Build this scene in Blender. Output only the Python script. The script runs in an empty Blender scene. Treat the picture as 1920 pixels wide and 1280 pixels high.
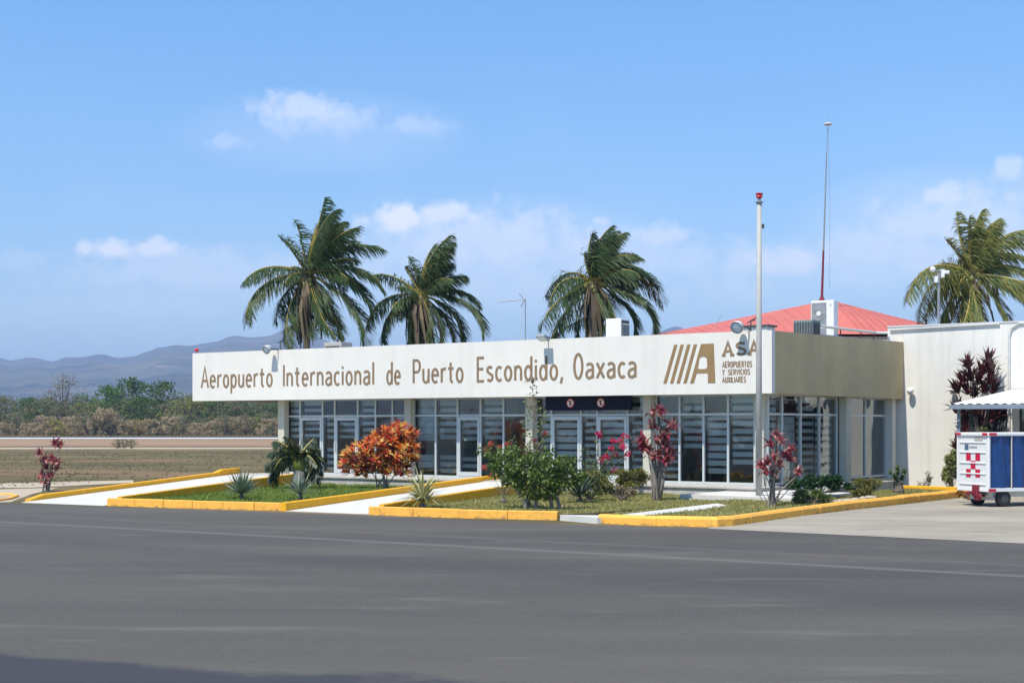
import bpy, math, random
from mathutils import Vector, Matrix
R = math.radians
random.seed(7)
sc = bpy.context.scene
C = sc.collection

# ------------------------------------------------------------------ camera
H = 2.30            # eye height above the apron
F = 2700.0          # focal length in photo pixels (1920 wide)
HOR = 797.0         # horizon row in the photo
cam = bpy.data.objects.new('camera', bpy.data.cameras.new('camera'))
C.objects.link(cam); sc.camera = cam
cam.location = (0, 0, H); cam.rotation_euler = (R(90), 0, 0)
cam.data.sensor_width = 36; cam.data.lens = 36 * F / 1920
cam.data.shift_y = (HOR - 640) / 1920
cam.data.clip_start = 0.2; cam.data.clip_end = 40000

# ------------------------------------------------------------------ sun, sky, exposure
SUN_EL = R(60); AX = Vector((0.8266, -0.5627, 0)); AY = Vector((0.5627, 0.8266, 0))   # building axes
_h = (-AY * math.cos(R(4)) - AX * math.sin(R(4)))
SUN = Vector((_h.x * math.cos(SUN_EL), _h.y * math.cos(SUN_EL), math.sin(SUN_EL)))
sl = bpy.data.lights.new('sun', 'SUN'); sl.energy = 4.2; sl.angle = R(0.5); sl.color = (1, 0.94, 0.83)
so = bpy.data.objects.new('sun', sl); C.objects.link(so)
so.rotation_euler = SUN.to_track_quat('Z', 'Y').to_euler()
sc.view_settings.view_transform = 'Standard'; sc.view_settings.look = 'None'
sc.view_settings.gamma = 1; sc.view_settings.exposure = 0.53
SKY_STRENGTH = 0.125

def N(nt, t, **k):
    n = nt.nodes.new(t)
    for a, b in k.items():
        if a == 'inp':
            for i, v in b.items(): n.inputs[i].default_value = v
        else: setattr(n, a, b)
    return n
def L(nt, a, b): nt.links.new(a, b)
def mth(nt, op, a, b=None, c=None, clamp=False):
    n = N(nt, 'ShaderNodeMath', operation=op, use_clamp=clamp)
    for i, v in enumerate((a, b, c)):
        if v is None: continue
        if isinstance(v, (int, float)): n.inputs[i].default_value = v
        else: L(nt, v, n.inputs[i])
    return n.outputs[0]
def mixc(nt, f, a, b, bt='MIX'):
    n = N(nt, 'ShaderNodeMix', data_type='RGBA', blend_type=bt)
    for s, v in ((n.inputs[0], f), (n.inputs[6], a), (n.inputs[7], b)):
        if isinstance(v, (int, float)): s.default_value = v
        elif isinstance(v, (tuple, list)): s.default_value = tuple(v) + ((1,) if len(v) == 3 else ())
        else: L(nt, v, s)
    return n.outputs[2]

w = bpy.data.worlds.new('World'); sc.world = w; w.use_nodes = True
nt = w.node_tree; nt.nodes.clear()
out = N(nt, 'ShaderNodeOutputWorld'); bg = N(nt, 'ShaderNodeBackground'); L(nt, bg.outputs[0], out.inputs[0])
sky = N(nt, 'ShaderNodeTexSky', sky_type='NISHITA', sun_disc=False, sun_elevation=SUN_EL,
        sun_rotation=math.atan2(SUN.x, SUN.y), altitude=0, air_density=1.0, dust_density=0.2, ozone_density=6.0)
tc = N(nt, 'ShaderNodeTexCoord'); sp = N(nt, 'ShaderNodeSeparateXYZ'); L(nt, tc.outputs['Generated'], sp.inputs[0])
yy = mth(nt, 'MAXIMUM', sp.outputs[1], 0.05)
cu = mth(nt, 'DIVIDE', sp.outputs[0], yy); cv = mth(nt, 'DIVIDE', sp.outputs[2], yy)   # tangent coordinates of the view direction
cb = N(nt, 'ShaderNodeCombineXYZ'); L(nt, cu, cb.inputs[0]); L(nt, cv, cb.inputs[1])
n1 = N(nt, 'ShaderNodeTexNoise', inp={'Scale': 58, 'Detail': 9, 'Roughness': 0.58}); L(nt, cb.outputs[0], n1.inputs['Vector'])
n2 = N(nt, 'ShaderNodeTexNoise', inp={'Scale': 7, 'Detail': 4, 'Roughness': 0.5}); L(nt, cb.outputs[0], n2.inputs['Vector'])
wob = mth(nt, 'MULTIPLY', mth(nt, 'SUBTRACT', n1.outputs[0], 0.5), 2.3)
cloud = None
for (px, py, rx, ry, k) in [
    (560, 212, 100, 50, .46), (640, 230, 70, 40, .25), (420, 270, 46, 20, .2), (790, 238, 80, 26, .22),
    (212, 472, 70, 26, .78), (290, 468, 66, 26, .7), (370, 488, 110, 34, .26), (35, 490, 60, 30, .2),
    (738, 414, 76, 40, .85), (832, 408, 76, 36, .7), (900, 455, 270, 80, .40), (1240, 446, 70, 32, .5), (1130, 415, 26, 12, .38), (1190, 480, 200, 70, .28),
    (1470, 492, 92, 36, .58), (1385, 495, 56, 38, .36), (1778, 370, 62, 34, .52), (1720, 425, 110, 56, .36), (1850, 430, 170, 100, .34),
    (1895, 322, 50, 34, .45), (1650, 480, 170, 70, .28), (430, 520, 380, 54, .26), (1000, 560, 520, 80, .22), (200, 590, 420, 60, .18),
    (2100, 300, 120, 60, .6), (-150, 430, 120, 40, .6), (2400, 480, 160, 60, .7)]:
    dx = mth(nt, 'MULTIPLY', mth(nt, 'SUBTRACT', cu, (px - 960) / F), F / rx)
    dy = mth(nt, 'MULTIPLY', mth(nt, 'SUBTRACT', cv, (HOR - py) / F), F / ry)
    d = mth(nt, 'SQRT', mth(nt, 'ADD', mth(nt, 'MULTIPLY', dx, dx), mth(nt, 'MULTIPLY', dy, dy)))
    # crisp heaped top, soft fading base
    edge = mth(nt, 'ADD', 0.60, mth(nt, 'MULTIPLY', dy, -0.9, clamp=True))
    m = mth(nt, 'DIVIDE', mth(nt, 'SUBTRACT', mth(nt, 'ADD', 1.0, wob), d), edge, clamp=True)
    m = mth(nt, 'MULTIPLY', mth(nt, 'SMOOTH_MIN', m, 1.0, 0.2, clamp=True), k)
    cloud = m if cloud is None else mth(nt, 'MAXIMUM', cloud, m)
haze_c = mth(nt, 'MULTIPLY', mth(nt, 'SUBTRACT', n2.outputs[0], 0.42, clamp=True), 0.55)
low = mth(nt, 'MULTIPLY', mth(nt, 'SUBTRACT', 0.26, cv, clamp=True), 3.2, clamp=True)
cloud = mth(nt, 'ADD', cloud, mth(nt, 'MULTIPLY', haze_c, low), clamp=True)
for (px, py, rx, ry, k) in [(930, 480, 380, 120, .30), (1760, 450, 300, 150, .34), (1450, 510, 260, 80, .22), (350, 520, 420, 80, .16), (600, 250, 300, 90, .14)]:
    dx = mth(nt, 'MULTIPLY', mth(nt, 'SUBTRACT', cu, (px - 960) / F), F / rx)
    dy = mth(nt, 'MULTIPLY', mth(nt, 'SUBTRACT', cv, (HOR - py) / F), F / ry)
    m = mth(nt, 'SUBTRACT', 1.0, mth(nt, 'ADD', mth(nt, 'MULTIPLY', dx, dx), mth(nt, 'MULTIPLY', dy, dy)), clamp=True)
    m = mth(nt, 'MULTIPLY', mth(nt, 'MULTIPLY', m, k), mth(nt, 'ADD', .45, n1.outputs[0]))
    cloud = mth(nt, 'ADD', cloud, mth(nt, 'MULTIPLY', m, mth(nt, 'SUBTRACT', 1.0, cloud)), clamp=True)
infront = mth(nt, 'MULTIPLY', sp.outputs[1], 8, clamp=True)
cloud = mth(nt, 'MULTIPLY', cloud, infront)
hs = N(nt, 'ShaderNodeHueSaturation', inp={'Hue': 0.5, 'Saturation': 1.12, 'Value': 1.0}); L(nt, mixc(nt, 1.0, sky.outputs[0], (1.03, .985, .985), 'MULTIPLY'), hs.inputs['Color'])
up = mth(nt, 'DIVIDE', mth(nt, 'SUBTRACT', cv, .12), .2, clamp=True)
skyb = mixc(nt, 1.0, hs.outputs[0], mixc(nt, up, (.985,1.015,1.0), (1.0,1.20,1.19)), 'MULTIPLY')
skyc = mixc(nt, cloud, skyb, (7.0, 6.95, 7.45))
L(nt, skyc, bg.inputs[0]); bg.inputs[1].default_value = SKY_STRENGTH

# ------------------------------------------------------------------ helpers
def gp(px, py, z=0.0):
    """the point of the horizontal plane z seen at a photo pixel"""
    Y = (H - z) * F / (py - HOR)
    return Vector(((px - 960) / F * Y, Y, z))
def at(px, py, Y): return Vector(((px - 960) / F * Y, Y, H - (py - HOR) / F * Y))
CX, CY = 8.12, 45.0
def bw(x, y, z=0): return Vector((CX, CY, 0)) + AX * x + AY * y + Vector((0, 0, z))
def bx_(px, y):
    k = (px - 960) / F
    return (k * (CY + AY.y * y) - CX - AY.x * y) / (AX.x - k * AX.y)
def by_(px, x):
    k = (px - 960) / F
    return (k * (CY + AX.y * x) - CX - AX.x * x) / (AY.x - k * AY.y)
def bz_(py, x, y): return H - (py - HOR) / F * bw(x, y).y
BROT = math.atan2(AX.y, AX.x)

class MB:
    def __init__(s): s.v = []; s.f = []
    def add(s, vs, fs):
        o = len(s.v); s.v += [tuple(p) for p in vs]; s.f += [tuple(i + o for i in f) for f in fs]; return s
    def box(s, x0, x1, y0, y1, z0, z1, b=0.0):
        if x1 < x0: x0, x1 = x1, x0
        if y1 < y0: y0, y1 = y1, y0
        if z1 < z0: z0, z1 = z1, z0
        b = min(b, (x1-x0)*.45, (y1-y0)*.45, (z1-z0)*.45)
        if b <= 0:
            return s.add([(x0,y0,z0),(x1,y0,z0),(x1,y1,z0),(x0,y1,z0),(x0,y0,z1),(x1,y0,z1),(x1,y1,z1),(x0,y1,z1)],
                  [(3,2,1,0),(4,5,6,7),(0,1,5,4),(1,2,6,5),(2,3,7,6),(3,0,4,7)])
        def ring(z, i): return [(x0+b*(i),y0,z),(x1-b*i,y0,z),(x1,y0+b*i,z),(x1,y1-b*i,z),(x1-b*i,y1,z),(x0+b*i,y1,z),(x0,y1-b*i,z),(x0,y0+b*i,z)]
        def inner(z): return [(x0+b,y0+b*.3,z),(x1-b,y0+b*.3,z),(x1-b*.3,y0+b,z),(x1-b*.3,y1-b,z),(x1-b,y1-b*.3,z),(x0+b,y1-b*.3,z),(x0+b*.3,y1-b,z),(x0+b*.3,y0+b,z)]
        vs = inner(z0) + ring(z0+b, 1) + ring(z1-b, 1) + inner(z1)
        fs = [tuple(range(7,-1,-1)), tuple(range(24,32))]
        for k in range(3):
            for i in range(8): fs.append((k*8+i, k*8+(i+1)%8, k*8+8+(i+1)%8, k*8+8+i))
        return s.add(vs, fs)
    def prism(s, poly, off):
        """poly: closed list of 3-D points, extruded by off"""
        n = len(poly); off = Vector(off)
        vs = [Vector(p) for p in poly] + [Vector(p) + off for p in poly]
        return s.add(vs, [tuple(range(n-1,-1,-1)), tuple(range(n, 2*n))] + [(i,(i+1)%n,n+(i+1)%n,n+i) for i in range(n)])
    def tube(s, pts, rad, n=8, cap=True):
        pts = [Vector(p) for p in pts]
        if not isinstance(rad, (list, tuple)): rad = [rad]*len(pts)
        vs = []; prev = None
        for i, p in enumerate(pts):
            t = (pts[min(i+1, len(pts)-1)] - pts[max(i-1, 0)]).normalized()
            a = Vector((0,0,1)) if abs(t.z) < .9 else Vector((1,0,0))
            u = t.cross(a).normalized() if prev is None else (prev - t * prev.dot(t)).normalized()
            prev = u; q = t.cross(u)
            for k in range(n):
                th = 2*math.pi*k/n; vs.append(p + (u*math.cos(th) + q*math.sin(th))*rad[i])
        fs = [(i*n+k, i*n+(k+1)%n, (i+1)*n+(k+1)%n, (i+1)*n+k) for i in range(len(pts)-1) for k in range(n)]
        if cap: fs += [tuple(range(n-1,-1,-1)), tuple(range((len(pts)-1)*n, len(pts)*n))]
        return s.add(vs, fs)
    def lathe(s, prof, n=16, m=None):
        """prof: list of (r, z)"""
        vs = []; m = m or Matrix.Identity(4)
        for r, z in prof:
            for k in range(n):
                th = 2*math.pi*k/n; vs.append(m @ Vector((r*math.cos(th), r*math.sin(th), z)))
        fs = [(i*n+k, i*n+(k+1)%n, (i+1)*n+(k+1)%n, (i+1)*n+k) for i in range(len(prof)-1) for k in range(n)]
        fs += [tuple(range(n-1,-1,-1)), tuple(range((len(prof)-1)*n, len(prof)*n))]
        return s.add(vs, fs)
    def ball(s, c, r, n=12, m=8):
        c = Vector(c); r = (r, r, r) if isinstance(r, (int, float)) else r
        vs = []
        for i in range(1, m):
            ph = math.pi*i/m
            for k in range(n):
                th = 2*math.pi*k/n
                vs.append(c + Vector((r[0]*math.sin(ph)*math.cos(th), r[1]*math.sin(ph)*math.sin(th), r[2]*math.cos(ph))))
        a = len(vs); vs += [c+Vector((0,0,r[2])), c-Vector((0,0,r[2]))]
        fs = [(i*n+k, (i+1)*n+k, (i+1)*n+(k+1)%n, i*n+(k+1)%n) for i in range(m-2) for k in range(n)]
        fs += [(a, k, (k+1)%n) for k in range(n)] + [(a+1, (m-2)*n+(k+1)%n, (m-2)*n+k) for k in range(n)]
        return s.add(vs, fs)
    def leaf(s, p, d, up, ln, wd, droop=0.3):
        """a folded two-segment leaf"""
        d = Vector(d).normalized(); sd = d.cross(up)
        if sd.length < 1e-4: sd = d.cross(Vector((1,.3,0)))
        sd.normalize(); p = Vector(p)
        m_ = p + d*ln*.5; d2 = (d + Vector((0,0,-droop))).normalized(); e = m_ + d2*ln*.5
        s.add([p - sd*wd*.18, p + sd*wd*.18, m_ + sd*wd*.5, m_ - sd*wd*.5, e], [(0,1,2,3),(3,2,4)])
    def build(s, name, mat, parent=None, loc=None, smooth=False):
        me = bpy.data.meshes.new(name); me.from_pydata(s.v, [], s.f); me.update()
        if mat: me.materials.append(mat)
        if smooth: me.shade_smooth()
        o = bpy.data.objects.new(name, me); C.objects.link(o)
        if parent: o.parent = parent
        if loc is not None: o.location = loc
        return o
def tag(o, label=None, cat=None, group=None, kind=None):
    if label: o['label'] = label
    if cat: o['category'] = cat
    if group: o['group'] = group
    if kind: o['kind'] = kind
    return o
def thing(name, label, cat, loc=(0,0,0), rz=0, group=None):
    o = bpy.data.objects.new(name, None); C.objects.link(o); o.empty_display_size = .3
    o.location = loc; o.rotation_euler = (0,0,rz)
    return tag(o, label, cat, group)
def copy_tree(o, parent=None):
    c = o.copy(); C.objects.link(c); c.parent = parent
    for ch in list(o.children): copy_tree(ch, c)
    return c
def struct(o, label=None, cat=None): return tag(o, label, cat, kind='structure')

# ------------------------------------------------------------------ materials
def bsdf(name):
    m = bpy.data.materials.new(name); m.use_nodes = True
    return m, m.node_tree, m.node_tree.nodes['Principled BSDF']
def mat(name, col, rough=.6, var=.12, scale=3.0, bump=0.0, bscale=40, metal=0, spec=.4, dirt=None, dscale=1.2):
    m, t, b = bsdf(name)
    tc = N(t, 'ShaderNodeTexCoord')
    n = N(t, 'ShaderNodeTexNoise', inp={'Scale': scale, 'Detail': 6, 'Roughness': .6}); L(t, tc.outputs['Object'], n.inputs['Vector'])
    f = mth(t, 'MULTIPLY', mth(t, 'SUBTRACT', n.outputs[0], .3, clamp=True), 2.2, clamp=True)
    c = mixc(t, f, tuple(x*(1-var) for x in col), tuple(min(1, x*(1+var*.6)) for x in col))
    if dirt:
        n2 = N(t, 'ShaderNodeTexNoise', inp={'Scale': dscale, 'Detail': 8, 'Roughness': .68}); L(t, tc.outputs['Object'], n2.inputs['Vector'])
        c = mixc(t, mth(t, 'MULTIPLY', mth(t, 'SUBTRACT', n2.outputs[0], .55, clamp=True), 3.0, clamp=True), c, dirt)
    L(t, c, b.inputs['Base Color'])
    b.inputs['Roughness'].default_value = rough; b.inputs['Metallic'].default_value = metal; b.inputs['Specular IOR Level'].default_value = spec
    if bump:
        n3 = N(t, 'ShaderNodeTexNoise', inp={'Scale': bscale, 'Detail': 4}); L(t, tc.outputs['Object'], n3.inputs['Vector'])
        bp = N(t, 'ShaderNodeBump', inp={'Strength': bump, 'Distance': .02}); L(t, n3.outputs[0], bp.inputs['Height']); L(t, bp.outputs[0], b.inputs['Normal'])
    return m
def leafmat(name, cols, rough=.5, transl=.25, spec=.3, interp='LINEAR'):
    m, t, b = bsdf(name)
    g = N(t, 'ShaderNodeNewGeometry'); r = N(t, 'ShaderNodeValToRGB'); r.color_ramp.interpolation = interp
    e = r.color_ramp.elements
    while len(e) < len(cols): e.new(.5)
    for i, c in enumerate(cols): e[i].position = i/max(1, len(cols)-1); e[i].color = (*c, 1)
    L(t, g.outputs['Random Per Island'], r.inputs[0])
    L(t, r.outputs[0], b.inputs['Base Color']); b.inputs['Roughness'].default_value = rough; b.inputs['Specular IOR Level'].default_value = spec
    tr = N(t, 'ShaderNodeBsdfTranslucent'); L(t, r.outputs[0], tr.inputs[0])
    mx = N(t, 'ShaderNodeMixShader', inp={0: transl}); L(t, b.outputs[0], mx.inputs[1]); L(t, tr.outputs[0], mx.inputs[2])
    L(t, mx.outputs[0], t.nodes['Material Output'].inputs[0])
    return m
M = {}
M['stucco'] = mat('white_stucco', (.73,.705,.645), .85, .05, 1.4, .15, 30, dirt=(.66,.65,.60), dscale=.7)
M['side'] = mat('shade_tinted_stucco', (.56,.435,.24), .88, .14, .8, .15, 30, dirt=(.46,.37,.21), dscale=1.1)  # side stucco; warm bounce in the shade is put into the base colour
M['wallr'] = mat('right_stucco', (.74,.72,.66), .88, .08, .9, .2, 25, dirt=(.62,.59,.52), dscale=.9)
M['col'] = mat('column_paint', (.52,.50,.41), .7, .06, 3)
M['concrete'] = mat('plinth_concrete', (.46,.44,.40), .9, .18, 3, .3, 30, dirt=(.30,.28,.25))
M['path'] = mat('white_path_concrete', (.60,.58,.53), .9, .1, 2, .2, 40, dirt=(.46,.43,.38), dscale=1.5)
M['yellow'] = mat('yellow_kerb_paint', (.84,.42,.012), .7, .10, 4, .25, 25, dirt=(.60,.30,.03), dscale=2.4)
M['yellowlt'] = mat('faded_yellow_kerb_paint', (.90,.455,.075), .8, .14, 3, .3, 25, dirt=(.26,.17,.06), dscale=4.5)
M['alu'] = mat('pale_aluminium_frame', (.56,.60,.59), .45, .06, 4, metal=.2)
M['bronze'] = mat('bronze_sign_paint', (.25,.172,.10), .6, .14, 2.5)
M['bronze2'] = mat('bronze_emblem_paint', (.29,.19,.085), .6, .14, 1.5)
M['navy'] = mat('navy_band', (.010,.014,.032), .7, .1, 3, spec=.15)
M['dark'] = mat('dark_interior', (.10,.10,.10), .8, .2, 1)
M['tile'] = mat('interior_floor_tile', (.24,.235,.22), .3, .1, 2)
M['interior'] = mat('interior_wall_paint', (.30,.30,.28), .8, .15, .6)
M['redroof'] = mat('red_roof_sheet', (.55,.15,.115), .65, .12, .6, dirt=(.50,.10,.09), dscale=.4)
M['white'] = mat('white_paint', (.78,.78,.76), .45, .05, 5)
M['whitedirty'] = mat('worn_white_panel', (.72,.72,.70), .5, .1, 4, dirt=(.45,.42,.38), dscale=4)
M['grey'] = mat('grey_metal', (.30,.31,.32), .5, .12, 6, metal=.3)
M['lgrey'] = mat('light_grey_paint', (.55,.55,.53), .5, .08, 5)
M['dgrey'] = mat('dark_grey_metal', (.06,.065,.07), .5, .15, 6)
M['black'] = mat('black_rubber', (.022,.022,.024), .75, .2, 10)
M['red'] = mat('red_lamp_plastic', (.55,.02,.025), .35, .1, 8)
M['redpaint'] = mat('red_paint', (.52,.012,.05), .45, .08, 8)
M['signred'] = mat('sign_red', (.62,.10,.08), .5, .05, 8)
M['maroon'] = mat('maroon_paint', (.20,.02,.035), .55, .15, 6)
M['blue'] = mat('blue_curtain_vinyl', (.006,.052,.20), .38, .25, 5, .6, 6, spec=.5)
M['canopyfascia'] = mat('blue_grey_gutter', (.20,.25,.30), .55, .08, 3)
M['trunk'] = mat('palm_trunk_bark', (.19,.155,.12), .9, .4, 8, .6, 18)
M['stem'] = mat('grey_bark', (.24,.21,.18), .9, .35, 14, .5, 30)
M['wood'] = mat('scrub_trunk_bark', (.14,.115,.09), .9, .3, 4)
M['beigeac'] = mat('beige_unit_housing', (.42,.40,.36), .6, .1, 4)
M['soil'] = mat('bare_soil', (.20,.125,.075), .95, .3, 4, .5, 20)

def stain(m, col, k, lowz=None):
    """rain streaks down a wall, or splashed dirt along a kerb's foot"""
    t = m.node_tree; b = t.nodes['Principled BSDF']; src = b.inputs['Base Color'].links[0].from_socket
    g = N(t, 'ShaderNodeNewGeometry'); mp = N(t, 'ShaderNodeMapping'); L(t, g.outputs['Position'], mp.inputs[0])
    mp.inputs['Scale'].default_value = (2.6,2.6,.16) if lowz is None else (3,3,3)
    n = N(t, 'ShaderNodeTexNoise', inp={'Scale': 1.0 if lowz is None else 1.6, 'Detail': 8, 'Roughness': .7}); L(t, mp.outputs[0], n.inputs['Vector'])
    if lowz is None: f = mth(t, 'MULTIPLY', mth(t, 'SUBTRACT', n.outputs[0], .50, clamp=True), k*4, clamp=True)
    else:
        sz = N(t, 'ShaderNodeSeparateXYZ'); L(t, g.outputs['Position'], sz.inputs[0])
        f = mth(t, 'ADD', mth(t, 'SUBTRACT', lowz, sz.outputs[2]), mth(t, 'MULTIPLY', mth(t, 'SUBTRACT', n.outputs[0], .5), .42))
        f = mth(t, 'MULTIPLY', mth(t, 'MULTIPLY', f, 14, clamp=True), k)
    L(t, mixc(t, f, src, col), b.inputs['Base Color'])
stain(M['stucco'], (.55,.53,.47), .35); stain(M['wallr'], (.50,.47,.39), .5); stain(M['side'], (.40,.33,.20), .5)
stain(M['yellowlt'], (.24,.17,.08), .85, .035); stain(M['yellow'], (.34,.20,.05), .7, .02)

# glass: clear pane with a mirror-like sheen
m, t, b = bsdf('window_glass'); M['glass'] = m
fr = N(t, 'ShaderNodeFresnel', inp={'IOR': 1.55}); gl = N(t, 'ShaderNodeBsdfGlossy', inp={'Color': (.9,.95,1,1), 'Roughness': .015})
tr = N(t, 'ShaderNodeBsdfTransparent', inp={'Color': (.82,.92,.95,1)}); mx = N(t, 'ShaderNodeMixShader')
gn = N(t, 'ShaderNodeNewGeometry'); wn = N(t, 'ShaderNodeTexNoise', inp={'Scale': 1.1, 'Detail': 2}); L(t, gn.outputs['Position'], wn.inputs['Vector'])
wb = N(t, 'ShaderNodeBump', inp={'Strength': .35, 'Distance': .03}); L(t, wn.outputs[0], wb.inputs['Height']); L(t, wb.outputs[0], gl.inputs['Normal'])
L(t, mth(t, 'ADD', mth(t, 'MULTIPLY', fr.outputs[0], 1.5), .03, clamp=True), mx.inputs[0]); L(t, tr.outputs[0], mx.inputs[1]); L(t, gl.outputs[0], mx.inputs[2])
L(t, mx.outputs[0], t.nodes['Material Output'].inputs[0])
m, t, b = bsdf('lamp_lens'); M['lens'] = m
b.inputs['Base Color'].default_value = (.55,.66,.74,1); b.inputs['Roughness'].default_value = .08; b.inputs['Specular IOR Level'].default_value = .9
m, t, b = bsdf('blind_fabric'); M['blind'] = m
tc = N(t, 'ShaderNodeTexCoord'); n = N(t, 'ShaderNodeTexNoise', inp={'Scale': 1.3, 'Detail': 3}); L(t, tc.outputs['Object'], n.inputs[0])
L(t, mixc(t, n.outputs[0], (.80,.82,.78), (.88,.88,.83)), b.inputs['Base Color']); b.inputs['Roughness'].default_value = .85
tl = N(t, 'ShaderNodeBsdfTranslucent', inp={'Color': (.7,.7,.66,1)}); mx = N(t, 'ShaderNodeMixShader', inp={0: .3})
L(t, b.outputs[0], mx.inputs[1]); L(t, tl.outputs[0], mx.inputs[2]); L(t, mx.outputs[0], t.nodes['Material Output'].inputs[0])

# ground materials
def groundmat(name, cols, scales, stretch=(1,1,1), rot=0, bump=.3, rough=.95):
    m, t, b = bsdf(name)
    g = N(t, 'ShaderNodeNewGeometry'); mp = N(t, 'ShaderNodeMapping'); mp.inputs['Scale'].default_value = stretch; mp.inputs['Rotation'].default_value = (0,0,rot)
    L(t, g.outputs['Position'], mp.inputs[0])
    c = cols[0]
    for col, (s, lo, gain) in zip(cols[1:], scales):
        n = N(t, 'ShaderNodeTexNoise', inp={'Scale': s, 'Detail': 7, 'Roughness': .62}); L(t, mp.outputs[0], n.inputs['Vector'])
        c = mixc(t, mth(t, 'MULTIPLY', mth(t, 'SUBTRACT', n.outputs[0], lo, clamp=True), gain, clamp=True), c, col)
    L(t, c, b.inputs['Base Color']); b.inputs['Roughness'].default_value = rough; b.inputs['Specular IOR Level'].default_value = .2
    n = N(t, 'ShaderNodeTexNoise', inp={'Scale': 14, 'Detail': 5}); L(t, mp.outputs[0], n.inputs['Vector'])
    bp = N(t, 'ShaderNodeBump', inp={'Strength': bump, 'Distance': .08}); L(t, n.outputs[0], bp.inputs['Height']); L(t, bp.outputs[0], b.inputs['Normal'])
    return m, t, b, c
M['field'] = groundmat('dry_field', [(.165,.125,.062), (.098,.090,.036), (.215,.140,.080), (.080,.066,.032)],
                       [(.22,.44,6), (.10,.50,7), (.45,.50,6)], (.25,1,1), 0, .5)[0]
M['dirt'] = groundmat('brown_dirt', [(.29,.19,.12), (.34,.24,.16), (.24,.155,.10)], [(.05,.45,4), (.3,.5,4)], (.3,1,1))[0]
M['pale'] = groundmat('pale_gravel', [(.44,.37,.28), (.33,.26,.18)], [(.3,.5,4)], (.3,1,1))[0]
M['runway'] = groundmat('runway_asphalt', [(.10,.095,.085), (.13,.12,.10)], [(.2,.5,4)], (.3,1,1))[0]
M['pad'] = groundmat('pale_concrete_pad', [(.32,.285,.225), (.25,.225,.18), (.38,.34,.275), (.15,.135,.115)], [(.6,.45,4), (.25,.5,6), (1.6,.58,6)], (.5,1.6,1), -BROT, .15, .9)[0]
M['lawn'] = groundmat('lawn_soil', [(.075,.105,.025), (.15,.125,.055), (.05,.085,.02)], [(.9,.5,5), (2.2,.5,4)])[0]
M['drylawn'] = groundmat('dry_lawn_soil', [(.19,.17,.07), (.12,.14,.04), (.28,.21,.12)], [(.8,.48,5), (1.3,.55,5)])[0]

# ------------------------------------------------------------------ ground sheets
def sheet(name, pts, z, m, thick=0):
    mb = MB(); P = [Vector((p[0], p[1], z)) for p in pts]
    if thick: mb.prism([p - Vector((0,0,thick)) for p in P], (0,0,thick))
    else: mb.add(P, [tuple(range(len(P)))])
    o = mb.build(name, m)
    # upward normals
    if o.data.polygons[0].normal.z < 0 and not thick: o.data.flip_normals()
    return struct(o)
ground = sheet('ground', [(-14000,-3000),(14000,-3000),(14000,14000),(-14000,14000)], 0, M['field'])

# apron asphalt
m, t, b, c = groundmat('apron_asphalt', [(.074,.067,.057), (.098,.089,.074), (.045,.042,.039), (.128,.119,.102)],
                       [(.22,.46,5), (.10,.5,7), (1.1,.57,7)], (.28,1.3,1), 0.52, .25, .85); M['asphalt'] = m
g = N(t, 'ShaderNodeNewGeometry'); sx = N(t, 'ShaderNodeSeparateXYZ'); L(t, g.outputs['Position'], sx.inputs[0])
nz = N(t, 'ShaderNodeTexNoise', inp={'Scale': .5, 'Detail': 6, 'Roughness': .6}); L(t, g.outputs['Position'], nz.inputs['Vector'])
nf = N(t, 'ShaderNodeTexNoise', inp={'Scale': 45, 'Detail': 5, 'Roughness': .75}); L(t, g.outputs['Position'], nf.inputs['Vector'])
c = mixc(t, mth(t, 'MULTIPLY', mth(t, 'SUBTRACT', nf.outputs[0], .42, clamp=True), 3.6, clamp=True), c, (.128,.123,.112))
def seam(c, p, q, wdt, col, k):
    p, q = Vector(p[:2]), Vector(q[:2]); d = (q-p).normalized(); nn = Vector((-d.y, d.x))
    dist = mth(t, 'ABSOLUTE', mth(t, 'ADD', mth(t, 'SUBTRACT', mth(t, 'MULTIPLY', sx.outputs[0], nn.x), p.dot(nn)), mth(t, 'MULTIPLY', sx.outputs[1], nn.y)))
    dist = mth(t, 'ADD', dist, mth(t, 'MULTIPLY', mth(t, 'SUBTRACT', nz.outputs[0], .5), wdt*1.2))
    f = mth(t, 'MULTIPLY', mth(t, 'SUBTRACT', 1.0, mth(t, 'DIVIDE', dist, wdt), clamp=True), mth(t, 'MULTIPLY', nz.outputs[0], k), clamp=True)
    return mixc(t, f, c, col)
c = seam(c, gp(0,978), gp(1920,1080), .28, (.15,.148,.138), 1.5)
c = seam(c, gp(0,963), gp(1920,1060), .30, (.13,.115,.108), 1.1)
c = seam(c, gp(0,1010), gp(1920,1135), 1.3, (.055,.055,.06), .9)
# a darker patch with a ragged edge near the camera, lower left
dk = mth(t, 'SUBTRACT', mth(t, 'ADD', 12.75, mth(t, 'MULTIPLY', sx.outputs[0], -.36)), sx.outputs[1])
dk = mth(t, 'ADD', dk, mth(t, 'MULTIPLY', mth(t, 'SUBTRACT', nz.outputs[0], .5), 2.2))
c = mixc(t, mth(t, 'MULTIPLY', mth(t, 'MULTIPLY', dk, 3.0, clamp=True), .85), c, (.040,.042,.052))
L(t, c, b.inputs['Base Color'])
e0, e1 = gp(205,956), gp(1320,990)
edge = [gp(-900,915), gp(20,944), gp(205,950), gp(690,966), gp(1120,985), gp(1330,990), gp(1920,1018), gp(2700,1060)]
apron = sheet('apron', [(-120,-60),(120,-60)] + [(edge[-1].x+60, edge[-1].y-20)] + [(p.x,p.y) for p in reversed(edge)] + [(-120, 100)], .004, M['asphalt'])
padpts = [gp(1325,991), gp(1920,1019), gp(2700,1061), bw(40,-20), bw(40,12), bw(3,12), gp(1800,934), gp(1350,984)]
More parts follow.
